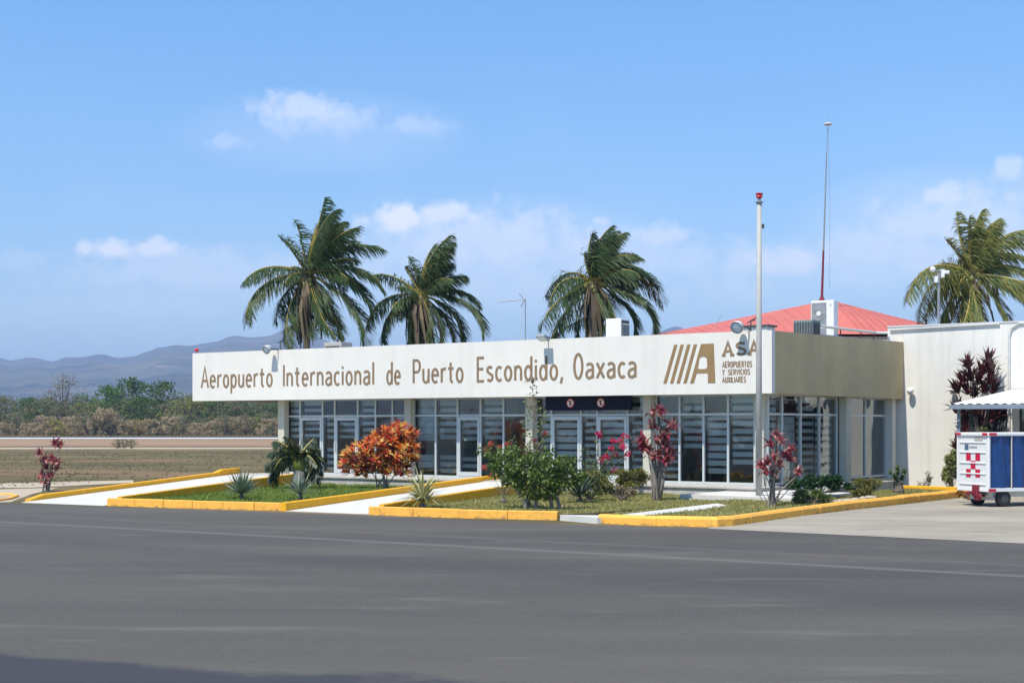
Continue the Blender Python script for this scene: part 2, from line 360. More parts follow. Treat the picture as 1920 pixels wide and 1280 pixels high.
pad = sheet('concrete_pad', padpts, .009, M['pad'])
# field strips beyond
sheet('runway', [(-900,262),(400,262),(400,300),(-900,300)], .02, M['runway'])
sheet('runway_edge_line', [(-900,238),(400,246),(400,262),(-900,258)], .03, mat('runway_edge_paint', (.74,.72,.68), .9, .08, .2))
sheet('dirt_strip', [(-400,150),(400,168),(400,238),(-400,232)], .012, M['dirt'])
sheet('gravel_track', [(-400,128),(-20,139),(60,150),(60,160),(-20,149),(-400,136)], .016, M['pale'])
sheet('drain_channel', [gp(-400,905),gp(0,906),gp(250,900),gp(250,905),gp(60,914),gp(-400,920)], .010, M['pale'])
sheet('dirt_verge', [gp(-400,922),gp(0,917),gp(110,914),gp(60,926),gp(20,941),gp(-60,943),gp(-400,935)], .006, M['pale'])
# floor plinth of the terminal runs in front of the glass
plinth = MB().box(bx_(528,1)-.9, -.15, -.6, 12.0, 0, .31).build('walkway', M['concrete'], None, (CX,CY,0)); plinth.rotation_euler = (0,0,BROT); struct(plinth)
wtop = MB().box(bx_(528,1)-1.0, -.1, -.66, 1.0, .312, .36).build('walkway_slab', M['concrete'], None, (CX,CY,0)); wtop.rotation_euler = (0,0,BROT); struct(wtop)

# entrance ramps: a wedge of pale concrete with yellow flanks
def ramp(a, b_, c_, d):
    """a,b front-left/right at apron, c,d rear-right/left at floor level"""
    P = [Vector((a.x,a.y,.012)), Vector((b_.x,b_.y,.012)), Vector((c_.x,c_.y,.365)), Vector((d.x,d.y,.365))]
    mb = MB(); mb.add(P + [Vector((p.x,p.y,-.05)) for p in P], [(0,1,2,3),(0,4,5,1),(1,5,6,2),(2,6,7,3),(3,7,4,0)])
    return struct(mb.build('entrance_ramp', M['path']))
r1 = (gp(40,942), gp(196,948), gp(592,888.5,.36), gp(450,887,.36))
r2 = (gp(536,958), gp(692,964), gp(1012,904,.36), gp(938,898,.36))
ramp(*r1); ramp(*r2)
def wallstrip(name, pts, zs, hh, wd, m, base=-.05, side=1, bev=.02):
    """a kerb along pts (ground XY), its foot following zs, standing hh high; wd thick towards 'side'"""
    if m == M['yellowlt'] and not isinstance(zs, (list,tuple)) and hh > .15:
        rk = random.Random(int(pts[0].x*100)); mb = MB()
        for a, b_ in zip(pts, pts[1:]):
            d = Vector((b_.x-a.x, b_.y-a.y)); ln = d.length; d.normalize(); nn = Vector((-d.y, d.x))*side; k = max(1, round(ln/1.15))
            for q_ in range(k):
                u0, u1 = ln*q_/k+.006, ln*(q_+1)/k-.006; jz, jo = rk.uniform(-.009,.009), rk.uniform(-.008,.008)
                vs = []
                for u in (u0, u0+.012, u1-.012, u1):
                    e_ = .008 if u in (u0, u1) else 0
                    o = Vector((a.x,a.y)) + d*u + nn*jo; z = zs+hh+jz
                    vs += [(o.x+nn.x*w_, o.y+nn.y*w_, zz) for w_, zz in ((e_,base),(e_+.01,z-bev-e_),(bev+e_,z-e_),(wd-bev-e_,z-e_),(wd-e_,z-bev-e_),(wd-e_,base))]
                fs = [(i*6+j, (i+1)*6+j, (i+1)*6+j+1, i*6+j+1) for i in range(3) for j in range(5)] + [tuple(range(5,-1,-1)), tuple(range(18,24))]
                mb.add(vs, fs)
        return struct(mb.build(name, m))
    mb = MB(); n = len(pts); rows = []
    for i, p in enumerate(pts):
        a = pts[max(0,i-1)]; c_ = pts[min(n-1,i+1)]
        d = Vector((c_.x-a.x, c_.y-a.y)).normalized(); nn = Vector((-d.y, d.x))*side
        z = zs[i] if isinstance(zs, (list,tuple)) else zs
        h_ = hh[i] if isinstance(hh, (list,tuple)) else hh
        q = lambda o, zz: (p.x+nn.x*o, p.y+nn.y*o, zz)
        rows.append([q(0,base), q(0,z+h_-bev), q(bev,z+h_), q(wd-bev,z+h_), q(wd,z+h_-bev), q(wd,base)])
    vs = [v for r in rows for v in r]; fs = []
    for i in range(n-1):
        for k in range(5): fs.append((i*6+k, (i+1)*6+k, (i+1)*6+k+1, i*6+k+1))
    fs += [tuple(range(5,-1,-1)), tuple(range((n-1)*6, n*6))]
    return struct(mb.add(vs, fs).build(name, m))
def lerp(a, b_, f): return a + (b_-a)*f
# kerb left of the first ramp, yellow flank on its right; kerb and flank of the second
wallstrip('kerb', [lerp(r1[0],r1[3],f) for f in (.03,.08,.5,.86,.9,1.0)], [.01,.04,.185,.31,.33,.36], [.06,.15,.15,.15,.24,.22], .18, M['yellow'], side=1)
wallstrip('kerb', [lerp(r1[1],r1[2],f) + Vector((.03,0,0)) for f in (.04,.5,.97)], [.02,.185,.355], [.22,.19,.15], .14, M['yellow'], side=-1)
wallstrip('kerb', [lerp(r2[0],r2[3],f) for f in (0,.25,.5,.75,1)], [.012,.1,.19,.275,.36], [.22,.2,.19,.18,.17], .17, M['yellow'], side=1)
wallstrip('kerb', [lerp(r2[1],r2[2],f) + Vector((.03,0,0)) for f in (.04,.5,.97)], [.02,.185,.355], [.22,.16,.06], .14, M['yellow'], side=-1)
# front kerbs of the planting beds
wallstrip('kerb', [gp(200,948), gp(360,953), gp(536,957.5)], 0, .22, .17, M['yellowlt'], side=1)
wallstrip('kerb', [gp(690,965), gp(860,971), gp(1045,975)], 0, .215, .18, M['yellowlt'], side=1)
wallstrip('kerb', [gp(1120,981), gp(1230,985.5), gp(1345,988), gp(1375,986), gp(1470,972), gp(1600,954), gp(1802,931)], 0, .225, .26, M['yellowlt'], side=1, bev=.06)
k1, k2 = gp(1640,921), gp(1792,926)
wallstrip('kerb', [k1, k2, gp(1803,932)], 0, .24, .16, M['yellow'], side=1)
wallstrip('kerb', [gp(-300,941), gp(-60,941), gp(-5,940), gp(22,936), gp(36,931), gp(20,928), gp(-30,927)], 0, .07, .10, M['yellowlt'], side=1)
# planting beds
def bed(pts, z, m): return sheet('planting_bed', pts, z, m, .3)
c0, c1, c2 = bw(bx_(592,-.6)+.0,-.62), bw(bx_(935,-.6),-.62), bw(bx_(1012,-.6),-.62)
bed1 = [gp(212,944), gp(536,952.5), r2[3], c1, c0, r1[2]]
bed2 = [gp(706,961), gp(1046,970), gp(1120,966), gp(1365,944.5), bw(.5,-1.5), bw(-.16,-.62), c2, r2[2]]
bed3 = [gp(1124,976), gp(1350,983), gp(1470,967), gp(1600,949), gp(1790,928), k1, bw(.2,9.5), bw(-.1,-.6), bw(.5,-1.8), gp(1368,946)]
bed(bed1, .06, M['lawn']); bed(bed2, .08, M['drylawn']); bed(bed3, .13, M['drylawn'])
NOGRASS = [[gp(1050,975.5), gp(1120,981.5), gp(1200,968,.14), gp(1368,948,.14), gp(1345,943,.14), gp(1150,966,.14)], [gp(1275,941), gp(1490,950), gp(1600,938), gp(1420,930)]]
sheet('path', [gp(1050,975.5), gp(1120,981.5), gp(1200,968,.14), gp(1368,948,.14), gp(1345,943,.14), gp(1150,966,.14)], .142, M['path'], .2)
sl_ = MB(); sl_.prism([p for p in (gp(1275,941,.0), gp(1490,950,.0), gp(1600,938,0), gp(1420,930,0))], (0,0,.24)); struct(sl_.build('path_slab', M['path']))

# ------------------------------------------------------------------ terminal building
B = thing('terminal_building', 'long low white airport terminal with bronze lettering on its fascia', 'building', (CX,CY,0), BROT)
XL = bx_(361, 0); ZB, ZT = 3.30, 5.27
fas = MB(); 
fas.prism([(XL,0,ZB),(0,0,ZB),(0,0,ZT),(XL,0,ZT)], (0,.25,0))
fas.box(XL,XL+.25,.252,12.1,ZB,ZT)
fascia = fas.build('fascia', M['stucco'], B)
zt1 = bz_(641,0,12.15)
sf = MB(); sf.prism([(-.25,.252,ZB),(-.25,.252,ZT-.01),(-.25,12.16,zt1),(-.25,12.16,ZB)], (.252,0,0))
tag(sf.build('side_fascia', M['side'], B), 'side fascia tinted beige for its warm shade')
MB().box(XL+.02,-.02,.02,12.1,ZB+.03,ZB+.25).build('soffit', M['col'], B)
MB().box(XL+.26,-.26,.26,12.0,ZT-.55,ZT-.35).build('roof', M['concrete'], B)
GY = 1.0        # front glass line
GX = -.55       # side glass line
xl = bx_(538, GY)
# interior: floor, back wall, partitions
MB().box(xl+.1,GX-.1,GY+.1,11.9,.35,.375).build('floor', M['tile'], B)
iw = MB(); 
for a_, b_ in ((xl-.1,-19.5),(-18.2,-16.8),(-15.2,-11.0),(-9.4,GX-.05)): iw.box(a_,b_,11.95,12.15,.36,ZB+.02)
for a_, b_ in ((-19.5,-18.2),(-16.8,-15.2),(-11.0,-9.4)): iw.box(a_,b_,11.95,12.15,.36,1.0); iw.box(a_,b_,11.95,12.15,2.2,ZB+.02)
iw.box(xl-.25,xl-.05,GY+.05,11.94,.4,ZB+.02)
iw.box(-13.2,-13.0,5.0,11.94,.43,ZB+.02); iw.box(-17.5,-13.21,5.0,5.15,.43,ZB+.02); iw.box(-7.5,-7.3,6.5,11.94,.43,ZB+.02)
iw.build('interior_wall', M['interior'], B)
# columns
cols = [531, 767.5, 996, 1216, 1427]
for i, px in enumerate(cols):
    xc = bx_(px, GY-.2); wdt = .15 if i else .17
    MB().box(xc-wdt, xc+wdt, GY-.33, GY-.04, .361, ZB+.02, .012).build('column', M['col'], B)
sy = [by_(1575, GX), by_(1668, GX)]
MB().box(GX+.04, GX+.33, sy[0]-.22, sy[0]+.22, .30, ZB+.02, .012).build('column', M['col'], B)
# closing wall at the back of the side face
MB().box(GX-.2, GX+.30, by_(1659,GX), 12.1, .0, ZB+.02).build('wall', M['wallr'], B)

def win_bay(xs, doors=(), tz=2.66, fy=GY, panes_blind=True, kind='window', side=False, seed=0, gap=None):
    """xs: mullion positions along the wall; a frame part with pane and blind sub-parts"""
    rnd = random.Random(seed)
    fr = MB(); z0, z1 = .365, ZB+.03; wd = .035
    def bx(mb, a, b_, d0, d1, za, zb):
        if side: mb.box(fy-d1, fy-d0, a, b_, za, zb)
        else: mb.box(a, b_, fy+d0, fy+d1, za, zb)
    for x in xs: bx(fr, x-wd, x+wd, -.05, .05, z0, z1)
    for i in range(len(xs)-1):
        a, b_ = xs[i]+wd, xs[i+1]-wd
        bx(fr, a, b_, -.045, .045, z0, z0+.08); bx(fr, a, b_, -.045, .045, tz-.035, tz+.035); bx(fr, a, b_, -.045, .045, z1-.07, z1-.002)
    f = fr.build('window', M['alu'], B)
    gl = MB(); blinds = []
    for i in range(len(xs)-1):
        a, b_ = xs[i]+wd-.005, xs[i+1]-wd+.005
        for za, zb in ((z0+.07, tz-.03), (tz+.03, z1-.06)):
            if i in doors and za < 1: continue
            P = [(a,za),(b_,za),(b_,zb),(a,zb)]
            gl.add([(fy-.0, p[0], p[1]) if side else (p[0], fy, p[1]) for p in P], [(0,1,2,3)])
        if panes_blind:
            bl = MB()
            mode = rnd.random()
            if mode < .06: continue
            top = tz + (.0 if rnd.random() < .6 else .55); z = top
            a2, b2 = a+.03, b_-.03; lowest = .5 if rnd.random() < .8 else rnd.uniform(.8,1.5)
            if mode > .88: lowest = .5
            ph = rnd.uniform(0,.08); st = .25; lit = .235 if mode > .9 else rnd.uniform(.11,.18)
            bx(bl, a2, b2, .14, .20, top-.02, top+.05)
            z -= ph
            while z - lit > lowest:
                if not (gap and gap[0] < z-lit*.5 < gap[1]): bx(bl, a2, b2, .165, .168, z-lit, z)
                z -= st
            for xc_ in (a2+.08, b2-.08): bx(bl, xc_-.004, xc_+.004, .158, .1645, lowest, top-.021)
            blinds.append(bl)
    gl.build('glass_pane', M['glass'], f)
    for bl in blinds: bl.build('blind', M['blind'], f)
    for i in doors:
        a, b_ = xs[i]+wd+.006, xs[i+1]-wd-.006
        d = MB(); zt = tz-.05; s_ = .085
        d.box(a, a+s_, fy-.06, fy+.03, z0+.085, zt); d.box(b_-s_, b_, fy-.06, fy+.03, z0+.085, zt)
        d.box(a+s_, b_-s_, fy-.058, fy+.028, zt-.12, zt); d.box(a+s_, b_-s_, fy-.058, fy+.028, z0+.085, z0+.23)
        do = d.build('door', M['alu'], B)
        g2 = MB(); g2.add([(a+s_-.003,fy-.01,z0+.22),(b_-s_+.003,fy-.01,z0+.22),(b_-s_+.003,fy-.01,zt-.115),(a+s_-.003,fy-.01,zt-.115)], [(0,1,2,3)]); g2.build('glass_pane', M['glass'], do)
        h = MB(); xh = b_-s_*.5 if i % 2 == 0 else a+s_*.5
        h.tube([(xh,fy-.06,1.25),(xh,fy-.11,1.28),(xh,fy-.11,1.62),(xh,fy-.06,1.65)], .014, 8); h.build('handle', M['grey'], do)
        if panes_blind:
            pass
    return f
PX = lambda l: [bx_(p, GY) for p in l]
win_bay(PX([538,564,606,629,672,705,737,761]), (1,3), seed=1, gap=(1.35,1.75))
win_bay(PX([777,818,859,902,945,988]), (2,), seed=2, gap=(1.3,1.75))
win_bay(PX([1006,1035,1090,1121,1178,1209]), (1,3), seed=3)
win_bay(PX([1231,1275,1320,1366,1416]), seed=4)
win_bay([by_(p, GX) for p in (1439,1465,1500,1535,1568)], side=True, fy=GX, seed=5)
win_bay([by_(p, GX) for p in (1584,1621,1658)], side=True, fy=GX, seed=6, panes_blind=False)
MB().box(GX-.9, GX-.85, by_(1612,GX), by_(1659,GX)+.6, .4, ZB).build('added_dark_panel', M['navy'], B)  # added panel; its dark colour stands in for the unlit room behind
# navy band over the entrance with two prohibition signs
xa, xb = bx_(1024,.7), bx_(1183,.7)
bd = MB().box(xa, xb, .66, .74, bz_(769,-8,.7), ZB+.02).build('entrance_band', M['navy'], B)
zc = bz_(755.5, -8, .66)
for px in (1069.5, 1126.5):
    xc = bx_(px, .655); r_ = .155
    sg = MB().lathe([(r_*1.0,0),(r_*1.0,.012),(.001,.012)], 24, Matrix.Translation((xc,.658,zc)) @ Matrix.Rotation(R(90),4,'X')).build('prohibition_sign', M['signred'], B)
    MB().lathe([(r_*.80,0),(r_*.80,.004),(.001,.004)], 24, Matrix.Translation((xc,.6455,zc)) @ Matrix.Rotation(R(90),4,'X')).build('sign_face', M['white'], sg)
    q = MB(); sq = Matrix.Translation((xc,0,zc)) @ Matrix.Rotation(R(45),4,'Y')
    q.prism([sq @ Vector(p) for p in ((-r_*.78,.641,-.016),(r_*.78,.641,-.016),(r_*.78,.641,.016),(-r_*.78,.641,.016))], (0,-.003,0)); q.build('sign_bar', M['signred'], sg)
    q = MB(); q.prism([(xc-.03,.641,zc-.085),(xc+.03,.641,zc-.085),(xc+.03,.641,zc+.03),(xc+.05,.641,zc+.085),(xc-.04,.641,zc+.085)], (0,-.0015,0)); q.build('sign_pictogram', M['black'], sg)

# ---- lettering: a stroke alphabet drawn as flat raised ribbons
def arc(cx, cy, rx, ry, a0, a1, n=10):
    return [(cx+rx*math.cos(R(a0+(a1-a0)*i/n)), cy+ry*math.sin(R(a0+(a1-a0)*i/n))) for i in range(n+1)]
def ell(cx, cy, rx, ry): return arc(cx,cy,rx,ry,0,360,18)[:-1] + ['closed']
G = {
 'A': (.50, [[(0,0),(.25,1),(.50,0)], [(.10,.34),(.40,.34)]]),
 'e': (.42, [[(.05,.32),(.38,.32)] + arc(.21,.30,.175,.29,12,312,14)]),
 'r': (.30, [[(.05,0),(.05,.62)], [(.05,.38)] + arc(.25,.40,.2,.20,165,75,6)]),
 'o': (.42, [ell(.21,.30,.17,.29)]),
 'p': (.42, [[(.05,-.30),(.05,.62)], ell(.215,.30,.165,.29)]),
 'u': (.42, [[(.05,.62),(.05,.2)] + arc(.2,.18,.15,.165,185,355,8) + [(.36,.3)], [(.37,.62),(.37,0)]]),
 't': (.34, [[(.15,.86),(.15,.16)] + arc(.25,.14,.1,.12,185,290,5), [(.0,.60),(.32,.60)]]),
 'I': (.10, [[(.05,0),(.05,1)]]),
 'n': (.42, [[(.05,0),(.05,.62)], [(.05,.36)] + arc(.21,.40,.155,.19,170,10,8) + [(.37,0)]]),
 'a': (.42, [arc(.20,.44,.165,.155,150,0,7) + [(.365,.0)], [(.365,.36),(.20,.33)] + arc(.19,.165,.15,.155,110,330,9) + [(.365,.14)]]),
 'c': (.36, [arc(.21,.30,.17,.29,48,312,14)]),
 'i': (.12, [[(.06,0),(.06,.62)], [(.06,.74),(.06,.85)]]),
 'l': (.12, [[(.06,0),(.06,1.0)]]),
 'd': (.42, [[(.37,0),(.37,1.0)], ell(.205,.30,.165,.29)]),
 'P': (.46, [[(.05,0),(.05,1),(.26,1)] + arc(.26,.74,.17,.26,90,-90,8) + [(.05,.48)]]),
 'E': (.42, [[(.40,1),(.05,1),(.05,0),(.40,0)], [(.05,.52),(.36,.52)]]),
 's': (.36, [arc(.18,.455,.14,.145,35,200,7) + [(.18,.315)] + arc(.18,.16,.145,.15,40,-150,8)]),
 ',': (.14, [[(.10,.10),(.03,-.16)]]),
 'O': (.50, [ell(.25,.5,.205,.5)]),
 'x': (.40, [[(.02,0),(.38,.62)], [(.02,.62),(.38,0)]]),
 'R': (.46, [[(.05,0),(.05,1),(.25,1)] + arc(.25,.75,.16,.25,90,-90,8) + [(.05,.5)], [(.22,.5),(.42,0)]]),
 'U': (.46, [[(.05,1),(.05,.2)] + arc(.23,.18,.18,.18,185,355,8) + [(.41,1)]]),
 'T': (.42, [[(0,.97),(.42,.97)], [(.21,.95),(.21,0)]]),
 'S': (.42, [arc(.21,.74,.17,.24,30,200,8) + [(.21,.5)] + arc(.21,.25,.18,.25,50,-155,9)]),
 'Y': (.44, [[(0,1),(.22,.48),(.44,1)], [(.22,.5),(.22,0)]]),
 'V': (.44, [[(0,1),(.22,0),(.44,1)]]),
 'C': (.44, [arc(.24,.5,.19,.5,50,310,12)]),
 'X': (.42, [[(0,0),(.42,1)], [(0,1),(.42,0)]]),
 'L': (.36, [[(.05,1),(.05,0),(.36,0)]]),
}
G['Ic'] = G['I']
G['A2'] = (.62, [[(.08,0),(.31,1),(.54,0)], [(.17,.33),(.46,.33)], [(0,.03),(.19,.03)], [(.42,.03),(.64,.03)]])
def ribbon(mb, pts, th, fx_, fz_, y):
    closed = pts[-1] == 'closed'; pts = [Vector((fx_(p[0]), fz_(p[1]))) for p in pts if p != 'closed']
    q = [pts[0]]
    for p in pts[1:]:
        if (p-q[-1]).length > 1e-4: q.append(p)
    pts = q; n = len(pts); l = []; r = []
    for i in range(n):
        a = pts[(i-1) % n] if closed or i else None; b_ = pts[(i+1) % n] if closed or i < n-1 else None
        d1 = (pts[i]-a).normalized() if a is not None else None; d2 = (b_-pts[i]).normalized() if b_ is not None else None
        if d1 is None: d1 = d2
        if d2 is None: d2 = d1
        n1 = Vector((-d1.y,d1.x)); n2 = Vector((-d2.y,d2.x)); s_ = (n1+n2)
        s_ = s_.normalized() if s_.length > .05 else n1
        k = min(1/max(.35, s_.dot(n1)), 2.2)
        l.append(pts[i]+s_*th*.5*k); r.append(pts[i]-s_*th*.5*k)
    dep = .004
    vs = []
    for a, b_ in zip(l, r): vs += [(a.x,y,a.y),(b_.x,y,b_.y),(a.x,y+dep,a.y),(b_.x,y+dep,b_.y)]
    fs = []
    for i in range(n if closed else n-1):
        j = (i+1) % n
        fs += [(i*4,i*4+1,j*4+1,j*4),(i*4+2,j*4+2,j*4+3,i*4+3),(i*4,j*4,j*4+2,i*4+2),(i*4+1,i*4+3,j*4+3,j*4+1)]
    if not closed: fs += [(0,2,3,1), ((n-1)*4,(n-1)*4+1,(n-1)*4+3,(n-1)*4+2)]
    mb.add(vs, fs)
def word(mb, glyphs, x0, x1, z0, cap, th, gap=.13):
    tot = sum(G[g_][0] for g_ in glyphs) + gap*(len(glyphs)-1); k = (x1-x0)/tot; x = 0
    for g_ in glyphs:
        wd, strokes = G[g_]
        for j, st in enumerate(strokes):
            ribbon(mb, st, th, lambda u: x0+(x+u)*k, lambda v: z0+v*cap, -.006-.0007*j)
        x += wd + gap
FX = lambda px: bx_(px, 0)
th = .098
for g_, a, b_, py in (('Aeropuerto',377,512,725.5), ('Internacional',530,703,722), ('de',724,752,720), ('Puerto',773,870,717),
                      ('Escondido,',893,1057,713), ('Oaxaca',1074,1195,708.5)):
    xa, xb = FX(a), FX(b_); zz = bz_(py, (xa+xb)/2, 0)
    capx = .83
    txt = MB(); word(txt, g_, xa+.03, xb-.03, zz, capx, th); txt.build('lettering', M['bronze'], fascia)
# emblem: five slanting bars, the last grown into a letter A  (zoom-window pixel -> fascia plane)
def ez(X, Y):
    px, py = 1230+.125*X, 620+.125*Y; x = FX(px); return (x, bz_(py, x, 0))
em = MB()
for (a, b_, c_, d) in (((275,208),(325,208),(160,790),(110,790)), ((370,206),(420,206),(260,790),(210,790)), ((470,204),(520,204),(358,790),(308,790)), ((568,202),(620,202),(460,788),(410,788))):
    P = [ez(*p) for p in (a,b_,c_,d)]; em.prism([(p[0],-.004,p[1]) for p in P], (0,-.004,0))
outer = [(675,198),(868,190),(892,782),(780,784),(778,635),(612,640),(568,788),(512,788)]
inner = [(655,412),(680,390),(722,388),(750,398),(765,425),(770,545),(750,570),(660,574),(634,566),(632,545)]
from mathutils.geometry import tessellate_polygon
O3 = [Vector((ez(*p)[0], -.004, ez(*p)[1])) for p in outer]; I3 = [Vector((ez(*p)[0], -.004, ez(*p)[1])) for p in inner]
tri = tessellate_polygon([O3, I3]); allp = O3+I3
k = len(allp); n_o = len(O3)
vs = [p+Vector((0,-.004,0)) for p in allp] + allp
fs = [tuple(t_) for t_ in tri] + [tuple(k+i for i in reversed(t_)) for t_ in tri]
fs += [(i,(i+1)%n_o,k+(i+1)%n_o,k+i) for i in range(n_o)] + [(n_o+i,n_o+(i+1)%len(I3),k+n_o+(i+1)%len(I3),k+n_o+i) for i in range(len(I3))]
em.add(vs, fs); em.build('emblem', M['bronze2'], fascia)
et = MB()
for gl_, X0, X1, Yb, hgt in (('A2',990,1170,375,196), ('S',1198,1352,358,178), ('A2',1380,1560,358,192)):
    a, z0 = ez(X0, Yb); b_, _ = ez(X1, Yb); _, z1 = ez(X0, Yb-hgt)
    word(et, [gl_], a, b_, z0, z1-z0, .085)
et.build('emblem_lettering', M['bronze'], fascia)
for gl_, X0, X1, Yb, hgt in (('AEROPUERTOS',990,1448,550,82), ('Y',990,1035,665,80), ('SERVICIOS',1075,1415,660,78), ('AUXILIARES',990,1355,776,80)):
    a, z0 = ez(X0, Yb); b_, _ = ez(X1, Yb-4); _, z1 = ez(X0, Yb-hgt)
    et = MB(); word(et, gl_, a+.02, b_-.02, z0, z1-z0, .034, .16); et.build('emblem_lettering', M['bronze'], fascia)

# ------------------------------------------------------------------ white annex on the right
A = thing('annex_building', 'taller plain white stucco block behind the right end of the terminal', 'building', (CX,CY,0), BROT)
wy = 12.17; wz = bz_(614, -.6, wy)
win = [(bx_(1800,wy), bx_(1889,wy)), (bx_(1911,wy), bx_(1911,wy)+1.6)]; wzb, wzt = 1.55, 3.05
aw = MB(); x0, x1 = -.62, 24; wt = .3
segs = [x0, win[0][0], win[0][1], win[1][0], win[1][1], x1]
aw.box(x0,x1,wy,wy+wt,wzt,wz); aw.box(x0,x1,wy,wy+wt,-.05,wzb)
for a, b_ in ((segs[0],segs[1]),(segs[2],segs[3]),(segs[4],segs[5])): aw.box(a,b_,wy,wy+wt,wzb,wzt)
aw.box(x0,x0+.3,wy+wt,30,-.05,wz); aw.box(x1-.3,x1,wy+wt,30,-.05,wz); aw.box(x0+.3,x1-.3,29.7,30,-.05,wz)
aw.build('wall', M['wallr'], A)
MB().box(x0-.02,x1,wy-.025,wy+wt+.02,wz,wz+.06).build('coping', M['lgrey'], A)
MB().box(x0+.3,x1-.3,wy+wt,29.7,wz-.45,wz-.3).build('roof', M['concrete'], A)
for a, b_ in win:
    f = MB(); f.box(a,a+.06,wy+.05,wy+.15,wzb,wzt); f.box(b_-.06,b_,wy+.05,wy+.15,wzb,wzt); f.box(a+.06,b_-.06,wy+.05,wy+.15,wzt-.06,wzt); f.box(a+.06,b_-.06,wy+.05,wy+.15,wzb,wzb+.06)
    nmul = 3 if b_-a > 2 else 1
    for i in range(1,nmul+1):
        xx = a+(b_-a)*i/(nmul+1); f.box(xx-.025,xx+.025,wy+.06,wy+.14,wzb+.06,wzt-.06)
    fo = f.build('window', M['dgrey'], A)
    MB().add([(a+.05,wy+.1,wzb+.05),(b_-.05,wy+.1,wzb+.05),(b_-.05,wy+.1,wzt-.05),(a+.05,wy+.1,wzt-.05)], [(0,1,2,3)]).build('glass_pane', M['glass'], fo)
    MB().box(a,b_,wy+.9,wy+.95,wzb-.2,wzt+.2).build('dark_room', M['dark'], fo)
# conduits on the annex
cd = MB(); xk = bx_(1893, wy)
cd.tube([(x0+.1,wy-.06,wz-.1),(xk-.35,wy-.06,wz-.02)], .035, 8)
cd.tube([(xk,wy-.05,.3),(xk,wy-.05,wz-.5),(xk+.08,wy-.05,wz-.2),(xk+.35,wy-.05,wz-.03),(x1,wy-.05,wz-.01)], .04, 8)
cd.build('conduit', M['lgrey'], A)
for px, py, wrd in ((1707,732,'round white wall globe on the annex beside the fascia corner'), (1787,731,'round white wall globe beside the tall purple plant')):
    xg = bx_(px, wy-.2); zg = bz_(py, xg, wy-.2)
    g_ = thing('wall_lamp', wrd, 'lamp', bw(xg, wy, zg), BROT, 'globe lamps on the annex wall')
    MB().ball((0,-.22,0), .135, 16, 10).build('globe', M['white'], g_, smooth=True)
    a = MB(); a.tube([(0,-.003,-.06),(0,-.12,-.17),(0,-.22,-.17)], .025, 8); a.lathe([(.07,0),(.08,.04)], 12, Matrix.Translation((0,-.22,-.17))); a.build('bracket', M['lgrey'], g_)

# ------------------------------------------------------------------ red roofed hall behind
px0, pk, px1 = 1190, 1555, 1780; Yr = 74.0
RH = thing('red_roof_building', 'hall with a low pitched salmon red sheet roof behind the terminal', 'building', (at(pk,800,Yr).x, Yr, 0), 0)
zr = at(pk,562,Yr).z; ze = at(1225,626,Yr).z-.1; wl = at(pk,0,Yr).x - at(1208,0,Yr).x; wr = at(1800,0,Yr).x-at(pk,0,Yr).x+.8
rf = MB(); rows = []
nx = 24
def rz(u): return ze + (zr-ze)*(1-abs(u))**1.06
vs = []; fs = []
for j, (yy_, hh) in enumerate(((-7,.0),(-3.5,.55),(0,1),(3.5,.55),(7,.0))):
    for i in range(nx+1):
        u = -1+2*i/nx; x = u*wl if u < 0 else u*wr
        top = rz(u); z = ze - .35 + (top-ze+.35)*hh
        vs.append((x, yy_, z))
for j in range(4):
    for i in range(nx): a = j*(nx+1)+i; fs.append((a,a+1,a+nx+2,a+nx+1))
rf.add(vs, fs)
for u in [i/40*2-1 for i in range(1,40)]:       # standing seams
    x = u*wl if u < 0 else u*wr; rf.tube([(x,-7,ze-.33),(x,-3.5,ze-.33+(rz(u)-ze+.35)*.55),(x,0,rz(u)+.01)], .010, 4)
rf.build('roof', M['redroof'], RH)
MB().box(-wl+.6, wr-.6, -6.4, 6.4, 0, ze-.42).build('wall', M['wallr'], RH)

# ------------------------------------------------------------------ roof equipment
def ac_box(x, y, z, w_, d, h, name, label, m, louv=True, mm=None):
    t_ = thing(name, label, 'air conditioner', bw(x, y, z), BROT)
    MB().box(-w_/2,w_/2,-d/2,d/2,.08,h,.02).build('housing', m, t_)
    f = MB()
    for sx_ in (-1,1): f.box(sx_*w_*.4-.04,sx_*w_*.4+.04,-d*.45,d*.45,0,.079)
    f.build('feet', M['dgrey'], t_)
    return t_
RZ = ZT-.35
def roof_at(px, y):       # x on the terminal roof for a photo column at depth y
    return bx_(px, y)
# small louvred unit behind the middle of the sign
y = 2.2; xq = roof_at(1158, y); t_ = ac_box(xq, y, RZ, .62, .60, bz_(598,xq,y)-RZ, 'air_cooler', 'small white louvred air cooler standing on the roof below the third palm', M['white'])
hq = bz_(598,xq,y)-RZ
lv = MB(); 
lv.box(.302,.318,-.27,.27,.35,hq-.07)
lv.build('louvre_backing', M['dgrey'], t_)
lv = MB()
for i in range(9): z = .40+i*(hq-.5)/9; lv.add([(.320,-.26,z),(.320,.26,z),(.350,.26,z-.05),(.350,-.26,z-.05)],[(0,1,2,3)])
lv.build('louvre', M['beigeac'], t_)
# low beige unit behind the left palm
y = 3.5; xq = roof_at(634, y); hq = bz_(642,xq,y)-RZ
t_ = ac_box(xq, y, RZ, .95, .7, hq, 'air_cooler', 'low beige air cooler on the roof in front of the leftmost palm', M['beigeac'])
lv = MB()
for i in range(5): lv.box(-.40,.40,-.365,-.352,.15+i*(hq-.25)/5,.15+i*(hq-.25)/5+.05)
lv.build('louvre', M['dgrey'], t_)
